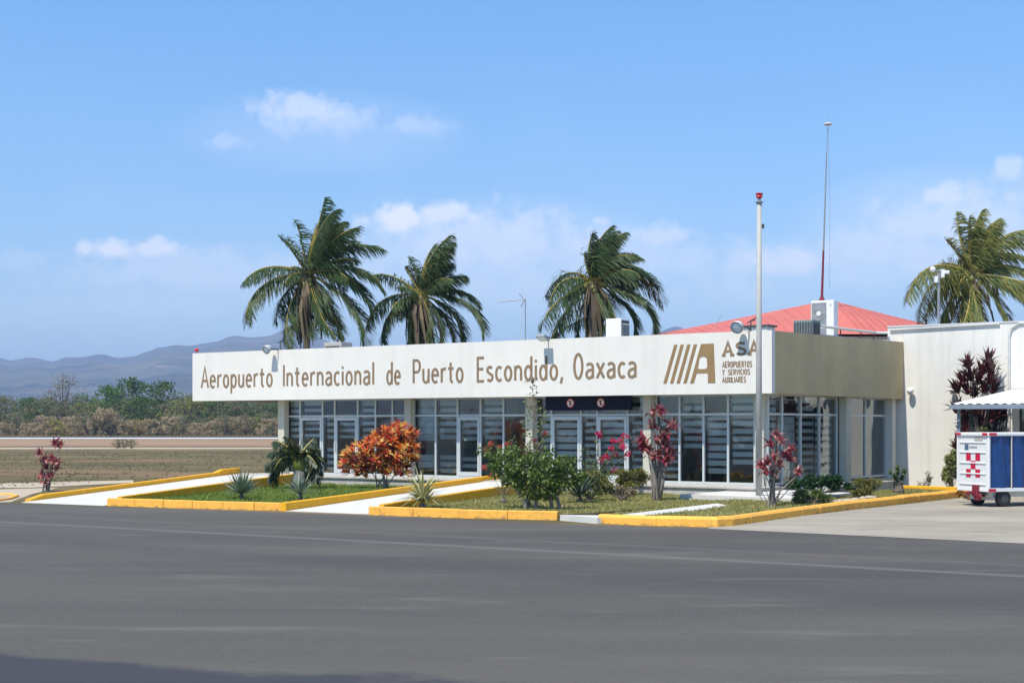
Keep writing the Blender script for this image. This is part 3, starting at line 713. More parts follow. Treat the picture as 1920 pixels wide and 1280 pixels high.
# green-grey condenser and tall white twin unit at the right
xq = -1.3; y = by_(1513, xq)
t_ = thing('condenser_unit', 'grey green finned condenser box left of the tall white unit', 'air conditioner', bw(xq,y,RZ), BROT)
hq = bz_(601,xq,y)-RZ
gm = mat('grey_green_housing', (.17,.23,.22), .5, .1, 5)
MB().box(-.36,.36,-.36,.36,.06,hq,.02).build('housing', gm, t_)
fn = MB()
for i in range(7): fn.box(-.32+i*.1,-.26+i*.1,-.375,-.362,.2,hq-.08)
for i in range(6): fn.box(.362,.374,-.30+i*.1,-.24+i*.1,.2,hq-.08)
fn.build('fin', M['dgrey'], t_)
xq = -1.5; y = by_(1546, xq)
t_ = thing('split_unit', 'tall white outdoor split unit with round fan on the roof', 'air conditioner', bw(xq,y,RZ), BROT)
hq = bz_(564,xq,y)-RZ
MB().box(-.44,.44,-.22,.22,.0,hq,.02).build('housing', M['white'], t_)
fg = MB(); fg.box(-.40,.16,-.235,-.222,hq*.52,hq-.08); fg.build('fan_recess', M['grey'], t_)
fr_ = MB()
for k in range(7):
    r0 = .03+.035*k; pts = [(-.12+r0*math.cos(a*math.pi/12), -.25, hq*.75+r0*math.sin(a*math.pi/12)) for a in range(25)]; fr_.tube(pts, .006, 5, False)
fr_.build('fan_grille', M['lgrey'], t_)
MB().lathe([(.085,0),(.08,.02),(.001,.022)], 16, Matrix.Translation((-.12,-.252,hq*.75)) @ Matrix.Rotation(R(90),4,'X')).build('fan_hub', M['white'], t_)
MB().box(-.40,.16,-.234,-.222,.1,hq*.47).build('lower_grille', M['grey'], t_)
MB().box(.27,.36,-.226,-.221,hq-.22,hq-.13).build('badge', M['lgrey'], t_)
# low grey equipment behind the parapet near the corner
y = 2.6; xq = roof_at(1405,y)
t_ = thing('roof_vent', 'low grey roof vent behind the parapet near the mast', 'vent', bw(xq-.1,y,RZ), BROT)
hq = bz_(611,xq,y)-RZ
MB().box(-.3,.9,-.3,.3,0,hq-.06,.02).build('housing', M['lgrey'], t_); MB().box(-.36,.96,-.36,.36,hq-.058,hq,.01).build('lid', M['dgrey'], t_)
# roof pipes between terminal and annex
t_ = thing('roof_pipes', 'pale pipes on stands running along the roof edge to the annex', 'pipe', bw(-.9,9.3,RZ), BROT)
pm = MB(); zp1 = bz_(618,-.9,9.5)-RZ
for dz, rr in ((0,.05),(-.32,.045),(-.5,.06)):
    pm.tube([(-.1,-3.6,zp1+dz-.05),(-.1,2.6,zp1+dz+.02),(.35,2.75,zp1+dz)], rr, 8)
pm.build('pipe', M['lgrey'], t_)
for yy_ in (-3,-1,1,2.4): MB().tube([(-.1,yy_,0),(-.1,yy_,zp1)], .022, 6).build('stand', M['maroon'], t_)
# radio mast on the hall roof
b0 = at(1541,566,71.5)
t_ = thing('radio_mast', 'thin tall radio mast on a red cone foot above the red roof', 'antenna', b0)
s_ = 71.5/F
P = lambda px, py: ((px-1541)*s_, 0, (566-py)*s_)
MB().lathe([(.30,-.25),(.30,0.02),(.12,.14),(.07,.32),(.05,.34)], 14).build('foot', M['maroon'], t_)
MB().tube([P(1541,560),P(1544,470)], [.065,.05], 8).build('lower_pole', M['maroon'], t_)
MB().tube([P(1544,470),P(1547,380),P(1550,284)], [.042,.036,.03], 8).build('upper_pole', M['grey'], t_)
MB().tube([P(1550,284),P(1552,234)], [.016,.014], 6).build('whip', M['grey'], t_)
MB().lathe([(.16,-.05),(.20,0),(.16,.05),(.02,.06)], 14, Matrix.Translation(P(1552.5,233))).build('head_disc', M['lgrey'], t_)
MB().tube([P(1552,234),P(1552.5,216)], .008, 5).build('tip', M['grey'], t_)
MB().tube([P(1553,240),P(1556,380),P(1555,540)], .007, 4).build('cable', M['grey'], t_)
# TV aerial behind the sign
y = 4.0; xq = roof_at(985, y); z0 = RZ
t_ = thing('tv_aerial', 'thin grey television aerial with a long boom above the sign', 'antenna', bw(xq,y,z0))
Yv = bw(xq,y).y; s_ = Yv/F; zb = (H - z0)
Q = lambda px, py: ((px-985)*s_, 0, H-(py-HOR)*s_-z0)
MB().tube([(0,0,0),Q(985,560)], .026, 6).build('mast', M['grey'], t_)
bm = MB(); bm.tube([Q(933,566),Q(985,561)], .020, 6); bm.tube([Q(973,550),Q(985,564)], .014, 5); bm.tube([Q(985,560),Q(976,575)], .022, 6)
for px in range(938,984,6): a = Q(px,565.5-(px-938)*.08); bm.tube([(a[0],-.22,a[2]),(a[0],.22,a[2])], .007, 5)
bm.build('boom', M['grey'], t_)
MB().tube([Q(980,568),Q(976,625)], .006, 4).build('cable', M['lgrey'], t_)
t_ = thing('whip_aerial', 'tiny whip aerial on the left slope of the red roof', 'antenna', at(1342,602,70))
MB().tube([(0,0,-.3),(.28,0,.35)], .012, 5).build('rod', M['grey'], t_)

# floodlights on the parapet
def flood(px, py, label, rr=.17):
    yq = -.42; x = bx_(px, yq); z = bz_(py, x, yq)
    t_ = thing('floodlight', label, 'floodlight', bw(x, 0, ZT), BROT, 'floodlights along the parapet')
    zz = z-ZT; mt = Matrix.Translation((0,yq,zz)) @ Matrix.Rotation(R(118),4,'X')
    MB().lathe([(rr*.30,-.26),(rr*.62,-.20),(rr*.96,-.04),(rr*1.06,.06),(rr*1.0,.065),(rr*.93,.02)], 20, mt).build('housing', M['lgrey'], t_, smooth=True)
    MB().lathe([(rr*.92,.03),(rr*.6,.055),(.001,.065)], 20, mt).build('lens', M['lens'], t_, smooth=True)
    a = MB(); a.tube([(.22,.12,0),(.22,.05,zz*.6),(.20,yq*.5,zz+.02),(.16,yq+.1,zz)], .026, 8); a.tube([(.22,.12,.0),(.22,.12,.34),(.42,.12,.42)], .02, 6); a.tube([(.10,.12,.28),(.36,.12,.36)], .02, 6); a.box(.14,.30,.05,.2,0,.02)
    a.build('bracket', M['dgrey'], t_)
flood(500, 655, 'round floodlight on the parapet above the word Aeropuerto')
flood(1382, 613, 'larger round floodlight on the parapet beside the mast', .20)
x = bx_(1019,-.3); t_ = thing('floodlight', 'square flat floodlight at the middle of the parapet', 'floodlight', bw(x,0,ZT), BROT, 'floodlights along the parapet')
mt = Matrix.Translation((0,-.35,.02)) @ Matrix.Rotation(R(-25),4,'X')
q = MB(); q.box(-.19,.19,-.19,.17,-.04,.05,.01); q.v = [tuple(mt @ Vector(v)) for v in q.v]; q.build('housing', M['grey'], t_)
q = MB(); q.box(-.16,.16,-.16,.14,-.046,-.041); q.v = [tuple(mt @ Vector(v)) for v in q.v]; q.build('lens', M['lens'], t_)
MB().tube([(0,.1,0),(0,.05,.08),(0,-.3,.06)], .022, 6).build('bracket', M['dgrey'], t_)
# red obstruction lamp at the left end
x = bx_(369,.15); t_ = thing('obstruction_lamp', 'small red warning lamp on the left end of the parapet', 'lamp', bw(x,.15,ZT), BROT)
MB().tube([(0,0,0),(0,0,.10)], .03, 8).build('stem', M['grey'], t_); MB().lathe([(.07,.08),(.09,.11),(.08,.17),(.04,.21),(.005,.22)], 14).build('lamp_cover', M['red'], t_, smooth=True)

# beacon mast in front of the corner
b0 = gp(1423, 936, .13); s_ = b0.y/F
t_ = thing('beacon_mast', 'tall pale grey mast with a red beacon in front of the building corner', 'mast', b0)
hm = (936-382)*s_
MB().tube([(0,0,0),(0,0,hm*.5),(.01,0,hm)], [.098,.082,.070], 14).build('pole', mat('mast_grey_paint', (.42,.42,.39), .6, .1, 4), t_, smooth=True)
MB().lathe([(.20,0),(.20,.03),(.13,.05)], 14).build('base_plate', M['lgrey'], t_)
MB().lathe([(.08,hm),(.115,hm+.04),(.115,hm+.06),(.05,hm+.08),(.04,hm+.15)], 14, Matrix.Translation((.01,0,0))).build('collar', M['grey'], t_)
MB().lathe([(.06,hm+.15),(.10,hm+.20),(.085,hm+.23),(.10,hm+.26),(.11,hm+.30),(.07,hm+.31),(.02,hm+.32)], 14, Matrix.Translation((.01,0,0))).build('beacon', M['red'], t_)
bk = MB(); bk.box(.08,.15,-.04,.04,hm-.72,hm-.60); bk.build('bracket', M['dgrey'], t_)
# CCTV pole above the annex
Yc = 58.5; b0 = at(1760, 612, Yc); b0.z = wz-.3; s_ = Yc/F
t_ = thing('camera_pole', 'grey pole carrying white surveillance cameras above the annex roof', 'camera pole', b0)
K = lambda px, py: ((px-1760)*s_, 0, H-(py-HOR)*s_-b0.z)
MB().tube([(0,0,0),K(1760,512)], .055, 10).build('pole', M['grey'], t_)
q = MB(); q.tube([K(1752,507),K(1774,510)], .03, 8); q.build('arm', M['grey'], t_)
a = K(1749,505); MB().ball(a, .12, 12, 8).build('dome_camera', M['white'], t_, smooth=True)
for (px, py, w_, h_) in ((1767,513,.06,.16),(1755,524,.06,.13)):
    a = K(px,py); MB().box(a[0]-w_,a[0]+w_,-.12,.08,a[2]-h_,a[2]+h_,.015).build('junction_box', M['white'], t_)
a = K(1773,510); MB().box(a[0]-.08,a[0]+.12,-.16,.1,a[2]-.07,a[2]+.05,.02).build('box_camera', M['white'], t_)

# ------------------------------------------------------------------ covered walk at the right
E = (bx_(1783,5.1), 5.1); ez0 = bz_(767,E[0],5.1); rise = .085
t_ = thing('walkway_canopy', 'lean-to canopy of white corrugated sheet with a blue grey gutter', 'canopy', bw(E[0],E[1],0), BROT)
q = MB(); xs_ = 0; vs = []; fs = []; nn_ = 160; ww = 11.0; dd = 6.95
for i in range(nn_+1):
    x = ww*i/nn_; dz = .022*math.sin(i*math.pi/2*1.0)
    vs += [(x,0.02,ez0+.17+dz),(x,dd,ez0+.17+dd*rise+dz)]
for i in range(nn_): fs.append((2*i,2*i+2,2*i+3,2*i+1))
q.add(vs, fs).build('roof_sheet', M['white'], t_)
MB().box(-.05,ww,-.06,.01,ez0,ez0+.14,.01).build('gutter', M['canopyfascia'], t_)
pb = MB(); pb.box(0,ww,.3,.38,ez0+.02,ez0+.1); pb.box(0,ww,6.3,6.38,ez0+.5,ez0+.58)
for x in (0.1,2.8,5.6,8.4): pb.prism([(x,.4,ez0+.05),(x,.4,ez0+.13),(x,6.9,ez0+.13+6.5*rise),(x,6.9,ez0+.05+6.5*rise)], (.06,0,0))
pb.build('beam', M['grey'], t_)
for x in (.15, 3.6, 7.2): MB().box(x-.05,x+.05,.31,.41,0.01,ez0+.02,.008).build('post', M['canopyfascia'], t_)

# ------------------------------------------------------------------ baggage cart
ck = Vector((13.30,40.2,0)); th_c = math.atan2(.36,.93)
Bc = thing('baggage_cart', 'white box baggage cart with blue side curtains and red checker emblem', 'baggage cart', ck, th_c)
LX, WY, z0, z1 = 3.1, 1.36, .44, 2.10
fr_ = MB()
fr_.box(0,LX,0,WY,z0,z0+.10,.01)                     # deck
fr_.box(0,.075,0,.075,z0+.101,z1-.1,.01); fr_.box(LX-.07,LX,0,.07,z0+.101,z1-.1); fr_.box(0,.07,WY-.07,WY,z0+.101,z1-.1); fr_.box(LX-.07,LX,WY-.07,WY,z0+.101,z1-.1)
fr_.build('frame', M['white'], Bc)
rf = MB(); rf.box(-.03,LX+.03,-.03,WY+.03,z1-.098,z1,.025); rf.build('roof', M['white'], Bc)
ep = MB(); ep.box(.012,.05,.08,WY-.08,z0+.102,z1-.1); endp = ep.build('end_panel', M['whitedirty'], Bc)
rb = MB()
for z in (.62,.92,1.22,1.52,1.80): rb.box(-.012,.011,.12,WY-.12,z,z+.035,.008)
rb.build('rib', M['white'], endp)
em = MB(); cxx = .66; sq = .155
for (i, j) in ((-1,1),(1,1),(0,0),(-1,-1),(1,-1)):
    yc = cxx - i*.20; zc_ = 1.18+j*.235; em.box(.004,.011,yc-.10,yc+.10,zc_-.115,zc_+.115)
em.build('checker_emblem', M['redpaint'], endp)
lg = MB(); lg.box(.005,.011,.86,1.02,1.60,1.76); lg.build('blue_badge', mat('badge_blue', (.08,.13,.22), .5), endp)
lg = MB()
for i in range(4): lg.box(.006,.011,.50+i*.085,.56+i*.085,1.65,1.71)
lg.build('badge_lettering', M['grey'], endp)
lg = MB(); lg.box(.004,.0105,.25,.60,1.86,1.98); lg.build('data_plate', M['beigeac'], endp)
MB().box(.07,LX-.07,.64,.68,z0+.102,z1-.1).build('inner_panel', M['whitedirty'], Bc)
for i in range(4):
    a = .085+i*.735; b_ = a+.705
    vs = []; fs = []; nx, nz = 22, 8
    rr = random.Random(i)
    for jz in range(nz+1):
        for ix in range(nx+1):
            u, v = ix/nx, jz/nz
            dp = .028*math.sin(u*8+i+v*1.3)+.016*math.sin(u*21+v*7)+.012*rr.uniform(-1,1)
            vs.append((a+(b_-a)*u, .035+dp, z0+.11+(z1-.21-z0)*v))
    for jz in range(nz):
        for ix in range(nx): p_ = jz*(nx+1)+ix; fs.append((p_,p_+1,p_+nx+2,p_+nx+1))
    MB().add(vs, fs).build('curtain', M['blue'], Bc, smooth=True)
    if i < 3: MB().box(b_+.002,b_+.026,-.012,.02,z0+.11,z1-.1).build('strap', M['lgrey'], Bc)
for (x, y_) in ((-.005,.0),(0.0,WY-.22)):
    MB().box(x-.035,x-.0315,y_+.0,y_+.22,z1-.085,z1-.01).build('reflector', M['redpaint'], Bc)
MB().box(.0,.26,-.0345,-.031,z1-.085,z1-.01).build('reflector', M['redpaint'], Bc)
MB().box(.0,.26,-.006,-.001,z0+.005,z0+.085).build('reflector', M['redpaint'], Bc)
ch = MB(); ch.box(.25,LX-.2,.25,.37,z0-.16,z0-.01); ch.box(.25,LX-.2,WY-.37,WY-.25,z0-.16,z0-.01); ch.box(.3,.42,.2,WY-.2,z0-.25,z0-.161); ch.build('chassis', M['lgrey'], Bc)
for x, y_ in ((.62,.06),(.62,WY-.24),(LX-.55,.06),(LX-.55,WY-.24)):
    mt = Matrix.Translation((x,y_,.235)) @ Matrix.Rotation(R(-90),4,'X')
    wh = MB().lathe([(.10,.0),(.20,.0),(.232,.03),(.232,.15),(.20,.18),(.10,.18)], 24, mt).build('wheel', M['black'], Bc, smooth=False)
    MB().lathe([(.04,-.012),(.125,-.006),(.13,.004),(.001,.004)], 16, mt).build('hub', M['dgrey'], wh)
tb = MB(); tb.tube([(.3,.55,.3),(-.25,.50,.42),(-.42,.48,.40)], .035, 8); tb.tube([(.3,.85,.3),(-.25,.55,.42)], .03, 8); tb.box(-.08,.02,.38,.62,.30,.62,.02)
tb.build('tow_bar', M['maroon'], Bc)
tp = MB(); tp.ball((-.30,.5,.38), .05, 8, 6); tp.lathe([(.12,0),(.09,.05),(.12,.1)], 12, Matrix.Translation((-.05,.45,.30)) @ Matrix.Rotation(R(90),4,'Y')); tp.build('tow_hitch', M['maroon'], Bc)

# ------------------------------------------------------------------ vegetation
VEG = True
def rv(rnd): 
    while True:
        v = Vector((rnd.uniform(-1,1),rnd.uniform(-1,1),rnd.uniform(-1,1)))
        if .05 < v.length < 1: return v.normalized()
UP = Vector((0,0,1))
palm_leaf = leafmat('coconut_frond', [(.032,.066,.024),(.055,.10,.032),(.085,.135,.045),(.045,.085,.032),(.14,.16,.06)], .5, .3, .3)
palm_leaf_y = leafmat('yellow_green_palm_frond', [(.06,.105,.03),(.11,.15,.04),(.19,.20,.05),(.28,.25,.065),(.08,.12,.038)], .5, .25, .3)  # yellower leaf colours for the palm beyond the annex
palm_rachis = mat('palm_midrib', (.34,.27,.06), .5, .25, 4)
palm_dead = leafmat('dead_palm_frond', [(.085,.068,.05),(.15,.115,.08),(.06,.05,.04),(.24,.18,.10)], .85, .1, .1)
coco = mat('coconut_husk', (.20,.20,.05), .5, .3, 6)
def frond(lf, rc, a, tip, depth, s_, rnd, wind, width=1.0):
    ln = math.hypot(*tip); kc = .62+.14*abs(math.cos(R(a))); c_ = Vector((math.cos(R(a))*ln*kc*s_, depth*.45*s_*ln, math.sin(R(a))*ln*kc*s_))
    e = Vector((tip[0]*s_, depth*s_*ln, tip[1]*s_))
    Bz = lambda t_: c_*2*t_*(1-t_) + e*t_*t_
    n = 14; pts = [Bz(i/n) for i in range(n+1)]
    rc.tube(pts, [.07*(1-.88*i/n) for i in range(n+1)], 5)
    LEN = sum((pts[i+1]-pts[i]).length for i in range(n)); m_ = int(34+LEN*20)
    tw = rnd.uniform(-.9,.9)
    for i in range(m_):
        t_ = .13+.87*i/m_; p = Bz(t_); T = (Bz(min(1,t_+.02))-Bz(t_-.02)).normalized()
        nrm = UP - T*UP.dot(T)
        if nrm.length < .2: nrm = Vector((-1,-.4,0)) - T*Vector((-1,-.4,0)).dot(T)
        nrm.normalize(); nrm = Matrix.Rotation(tw, 3, T) @ nrm
        S = T.cross(nrm).normalized()
        l_ = (.30+.70*math.sin(math.pi*min(1,(t_*.86+.14)))**.8)*1.28*width*(LEN/3.8)**.5
        for sg in (-1,1):
            if rnd.random() < .10+.25*(math.sin(i*.55+tw*9) > .86): continue
            d = S*sg*.72 + T*.62 + nrm*.18 + Vector((wind*(.55+.35*max(0,T.z)),.05,-.62)) + rv(rnd)*(.26+.1*math.sin(i*.9+tw*7))
            d.normalize(); w_ = rnd.uniform(.030,.050)
            sd = d.cross(S*sg+nrm*.5); 
            if sd.length < .05: sd = d.cross(UP)
            sd.normalize(); l2 = l_*rnd.uniform(.8,1.1)
            p1 = p + d*l2*.5; d2 = (d + Vector((wind*.35,0,-.75))).normalized(); p2 = p1 + d2*l2*.5
            lf.add([p-sd*w_*.4, p+sd*w_*.4, p1+sd*w_*.5, p1-sd*w_*.5, p2], [(0,1,2,3),(3,2,4)])
def coconut_palm(px, py, Y, label, tips, extra, wind=.75, lm=palm_leaf, skirt=40, seed=0, lean=0):
    rnd = random.Random(seed); c_ = at(px, py, Y); s_ = Y/F
    t_ = thing('coconut_palm', label, 'palm tree', (c_.x, c_.y, 0), 0, 'coconut palms behind the buildings')
    cz = c_.z
    tk = MB(); n = 26; pts = []; rd = []
    for i in range(n+1):
        f = i/n; pts.append((lean*(1-f)**2, 0, f*(cz-.1))); rd.append(.19-.05*f + (.015 if i % 2 else 0) + .16*max(0,.06-f)/.06*.6)
    tk.tube(pts, rd, 12); tk.build('trunk', M['trunk'], t_, smooth=True)
    lf, rc = MB(), MB()
    for (a, tx, ty) in tips: frond(lf, rc, a, (tx,ty), rnd.uniform(-.35,.35), s_, rnd, wind)
    for (a, tx, ty) in [(78+rnd.uniform(-14,14), rnd.uniform(25,75), rnd.uniform(75,112)) for _ in range(4)] + [(rnd.choice((-60,-75,-95,-115,-35)), rnd.uniform(-70,70), -rnd.uniform(85,125)) for _ in range(5)]: frond(lf, rc, a, (tx*.9,ty), rnd.uniform(-.6,.6), s_, rnd, wind)
    for k in range(extra+5):
        a = rnd.uniform(-20,200); rr_ = rnd.uniform(70,115); dz = rnd.choice((-1,1))*rnd.uniform(.4,.9)
        frond(lf, rc, a, (math.cos(R(a))*rr_*.7+18, math.sin(R(a))*rr_*.55-25), dz, s_, rnd, wind)
    lf.build('frond', lm, t_, (0,0,cz)); rc.build('midrib', palm_rachis, t_, (0,0,cz))
    dd = MB()
    for k in range(int(skirt*.55)):
        th = rnd.uniform(0,2*math.pi); r_ = rnd.uniform(.15,.62); ln = rnd.uniform(1.4,3.6); w_ = rnd.uniform(.05,.15)
        a = Vector((r_*.5*math.cos(th), r_*.5*math.sin(th), rnd.uniform(-.5,.1))); b_ = Vector((r_*1.3*math.cos(th)+rnd.uniform(-.1,.25), r_*1.3*math.sin(th), a.z-ln*.5)); e = b_+Vector((rnd.uniform(-.15,.3),rnd.uniform(-.15,.15),-ln*.5))
        sd = Vector((math.sin(th),-math.cos(th),0))
        dd.add([a-sd*w_*.5,a+sd*w_*.5,b_+sd*w_,b_-sd*w_,e+sd*w_*.4,e-sd*w_*.4],[(0,1,2,3),(3,2,4,5)])
    dd.build('dead_frond', palm_dead, t_, (0,0,cz))
    for k in range(9):
        th = rnd.uniform(0,2*math.pi); cc = MB(); cc.ball((.32*math.cos(th), .32*math.sin(th), -.25-rnd.uniform(0,.35)), (.11,.11,.14), 8, 6); cc.build('coconut', coco, t_, (0,0,cz), smooth=True)
if VEG:
    coconut_palm(575, 512, 70, 'tallest coconut palm, its crown swept by wind, leftmost behind the terminal',
      [(75,38,138),(97,-26,103),(120,-50,68),(72,72,95),(80,60,118),(50,138,50),(55,100,80),(30,95,20),(20,143,-37),(5,118,-72),(-25,110,-140),(-50,60,-122),(160,-113,-22),(183,-108,-98),(215,-60,-90),(238,-28,-145),(88,20,105),(66,95,60)], 6, seed=3, skirt=70)
    coconut_palm(789, 553, 72, 'smaller coconut palm with a ragged crown, second from the left behind the terminal',
      [(95,45,92),(100,-25,72),(118,-30,55),(92,25,98),(85,55,62),(62,60,55),(138,-90,38),(40,85,30),(22,108,-22),(5,118,-78),(-15,75,-92),(172,-102,-62),(198,-72,-90),(235,-15,-88),(-45,35,-90),(80,40,80)], 5, seed=5, skirt=55)
    coconut_palm(1110, 527, 71, 'coconut palm with yellow coconuts, between the TV aerial and the red roof',
      [(95,35,100),(75,85,50),(70,90,40),(85,62,90),(100,10,78),(115,-15,52),(104,0,88),(60,92,22),(35,130,-12),(25,137,-42),(-5,115,-104),(-25,80,-104),(140,-88,-28),(160,-82,-50),(205,-95,-90),(225,-75,-108),(-55,48,-84),(90,50,98)], 5, seed=8, skirt=55)
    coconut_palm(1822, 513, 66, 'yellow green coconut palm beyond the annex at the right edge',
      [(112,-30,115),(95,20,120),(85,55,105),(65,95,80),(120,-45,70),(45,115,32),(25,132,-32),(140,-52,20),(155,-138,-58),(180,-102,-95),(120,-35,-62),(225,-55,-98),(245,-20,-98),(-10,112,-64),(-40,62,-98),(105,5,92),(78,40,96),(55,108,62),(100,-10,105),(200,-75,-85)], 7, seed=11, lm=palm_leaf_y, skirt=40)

# generic shapes for the garden
def rosette(mb, c_, ax, n, ln, wd, spread, droop, rnd):
    ax = Vector(ax).normalized(); u = ax.cross(Vector((.3,1,.1))).normalized(); v = ax.cross(u)
    for i in range(n):
        th = i*2.4+rnd.uniform(-.3,.3); k = (i+.5)/n
        d = (u*math.cos(th)+v*math.sin(th))*(spread*(.25+.75*k)) + ax*(1.15-.75*k)
        mb.leaf(c_, d, ax, ln*rnd.uniform(.75,1.1), wd*rnd.uniform(.8,1.2), droop*(.4+k))
def leafball(mb, c_, r, n, ln, wd, rnd, shell=.55, flat=0.0, droop=.3):
    for _ in range(n):
        d = rv(rnd); q = Vector(c_) + Vector((d.x*r[0], d.y*r[1], d.z*r[2]))*(shell+(1-shell)*rnd.random())
        dd = (d + rv(rnd)*.8 + Vector((0,0,-flat))).normalized()
        mb.leaf(q, dd, rv(rnd), ln*rnd.uniform(.6,1.2), wd*rnd.uniform(.7,1.2), droop)
def base(px, py, z=.12): return gp(px, py, z)
class Plant:
    def __init__(s, name, label, cat, px, py, z=.12, group=None, seed=0):
        s.b = gp(px, py, z); s.px, s.py = px, py; s.s = s.b.y/F; s.t = thing(name, label, cat, s.b, 0, group); s.r = random.Random(seed)
    def p(s, px, py, d=0): 
        k = (s.b.y+d)/F
        return Vector(((px-960)*k - s.b.x, d, H-(py-HOR)*k - s.b.z))
ti_leaf = leafmat('red_cordyline_leaf', [(.12,.014,.026),(.30,.035,.065),(.42,.10,.12),(.18,.035,.04),(.55,.28,.26),(.20,.08,.06),(.50,.13,.15)], .4, .3, .4)
ti_dark = leafmat('purple_cordyline_leaf', [(.035,.009,.013),(.085,.016,.024),(.13,.03,.035),(.055,.02,.018),(.16,.06,.05)], .42, .2, .4)
def cordyline(pl, ros, lm, ln=.34, wd=.085, n=13, stems=None, spread=.9, droop=.7):
    lf, st = MB(), MB()
    for i, (x, y) in enumerate(ros):
        c_ = pl.p(x, y, pl.r.uniform(-.25,.25)); rosette(lf, c_, (pl.r.uniform(-.35,.35), pl.r.uniform(-.3,.3), 1), n+5, ln*1.3, wd*1.35, spread, droop*1.4, pl.r)
        if i % 2 == 0 or len(ros) < 6:
            b_ = Vector((pl.r.uniform(-.10,.10), pl.r.uniform(-.06,.06), 0)); m_ = lerp(b_, c_, .5) + Vector((-(c_.x-b_.x)*.25, 0, 0))
            st.tube([b_, m_, c_], [.035,.024,.014], 6)
    lf.build('foliage', lm, pl.t); st.build('stem', M['stem'], pl.t)
if VEG:
    pl = Plant('cordyline', 'tall red leaved cordyline on bare grey stems before the fourth column', 'plant', 1230, 936, group=None, seed=1)
    cordyline(pl, [(1222,782),(1238,778),(1224,806),(1262,806),(1250,824),(1208,832),(1230,830),(1204,846),(1216,852),(1246,842),(1258,856),(1236,858),(1222,864),(1254,866),(1243,868)], ti_leaf, .36, .10, 11)
    tkk = MB(); 
    for dx, top in ((-.06,(1226,868)),(.10,(1246,866)),(0.02,(1236,850))): tkk.tube([(dx,0,0), lerp(Vector((dx,0,0)), pl.p(*top), .5)+Vector((.03,0,0)), pl.p(*top)], [.07,.055,.035], 8)
    tkk.build('trunk', M['stem'], pl.t, smooth=True)
    pl = Plant('cordyline', 'pink and red cordyline right of the beacon mast near the kerb', 'plant', 1446, 949, seed=2)
    cordyline(pl, [(1452,822),(1444,838),(1462,832),(1480,846),(1470,858),(1484,866),(1452,862),(1440,872),(1460,876),(1428,878),(1436,890),(1450,892),(1496,890)], ti_leaf, .27, .075, 11)
    tw = MB()
    for (x, y) in ((1422,905),(1428,880),(1500,888),(1490,900),(1470,895),(1415,915),(1478,880)): tw.tube([(0,0,0), lerp(Vector(), pl.p(x,y), .5)+Vector((0,0,-.08)), pl.p(x,y)], [.016,.011,.006], 5)
    tw.build('twig', M['stem'], pl.t)
    pl = Plant('cordyline', 'small pinkish red cordyline standing alone at the far left', 'plant', 86, 921, 0, seed=3)
    cordyline(pl, [(74,856),(100,836),(112,840),(84,868),(98,866),(108,872),(104,882),(88,880),(80,896),(92,898),(84,908)], ti_leaf, .30, .085, 10)
    pb_ = bw(3.1,11.2); 
    pl = Plant('cordyline', 'big dark purple cordyline against the annex wall beside the canopy', 'plant', 1838, HOR+H*F/pb_.y, 0, seed=4)
    cordyline(pl, [(1817,692),(1852,684),(1862,700),(1840,705),(1822,715),(1806,722),(1832,722),(1856,722),(1798,738),(1814,740),(1845,738),(1828,745),(1860,740),(1792,775),(1802,782),(1812,800),(1806,822),(1800,850),(1826,780),(1850,775),(1864,790),(1838,800),(1796,840)], ti_dark, .55, .10, 16, spread=.8, droop=.35)
    # orange croton
    cr1 = leafmat('orange_croton_leaf', [(.64,.07,.03),(.82,.26,.04),(.85,.52,.07),(.50,.035,.03),(.85,.36,.08),(.88,.66,.20),(.30,.05,.03),(.62,.50,.08),(.80,.20,.06),(.70,.10,.10),(.88,.56,.22),(.24,.20,.04)], .4, .4, .4, 'CONSTANT')
    cr2 = leafmat('dark_croton_leaf', [(.07,.018,.02),(.15,.03,.03),(.20,.06,.02),(.10,.05,.02),(.26,.03,.07)], .4, .25, .5)
    pl = Plant('croton_bush', 'orange and red leaved croton bush before the second bay', 'bush', 720, 914, seed=5)
    l1, l2, st = MB(), MB(), MB(); rn = pl.r
    blobs = [(672,860,30,30),(705,845,34,34),(748,822,36,30),(752,850,30,34),(720,870,40,26),(690,880,32,20),(745,880,26,22),(720,826,24,22),(655,872,16,20),(770,850,14,18)]
    for (bx, by, rx, ry) in blobs:
        rx, ry = rx*.84, ry*.84
        for k in range(int(rx*ry/19)):
            a = rn.uniform(0,2*math.pi); q = math.sqrt(rn.random()); x, y = bx+rx*q*math.cos(a), by+ry*q*math.sin(a); dp = rn.uniform(-.55,.4)*math.sqrt(max(.05,1-q*q))
            c_ = pl.p(x, y, dp); axs = (c_ - pl.p(718,870)); axs = Vector((axs.x*.5, axs.y-.25, abs(axs.z)*.4+.55))
            low = (y-830)/60
            rosette(l2 if rn.random() < .10+.30*max(0,low) else l1, c_, axs, 10, .31, .085, 1.0, .35, rn)
    for k in range(9):
        a = pl.p(rn.uniform(680,760), rn.uniform(860,885), rn.uniform(-.3,.3)); b_ = Vector((rn.uniform(-.28,.22), rn.uniform(-.15,.15), 0)); st.tube([b_, lerp(b_,a,.5)+Vector((0,0,-.06)), a], [.03,.022,.014], 6)
    l1.build('foliage', cr1, pl.t); tag(l2.build('dark_foliage', cr2, pl.t), 'maroon inner leaves'); st.build('stem', M['stem'], pl.t)
    # bottle palm
    bp_leaf = leafmat('dark_palm_frond', [(.018,.040,.014),(.035,.065,.02),(.06,.085,.03),(.10,.11,.05)], .35, .2, .6)
    pl = Plant('bottle_palm', 'squat young palm with a swollen grey trunk in the left lawn', 'palm tree', 562, 914, seed=6)
    cz = pl.p(557, 862).z
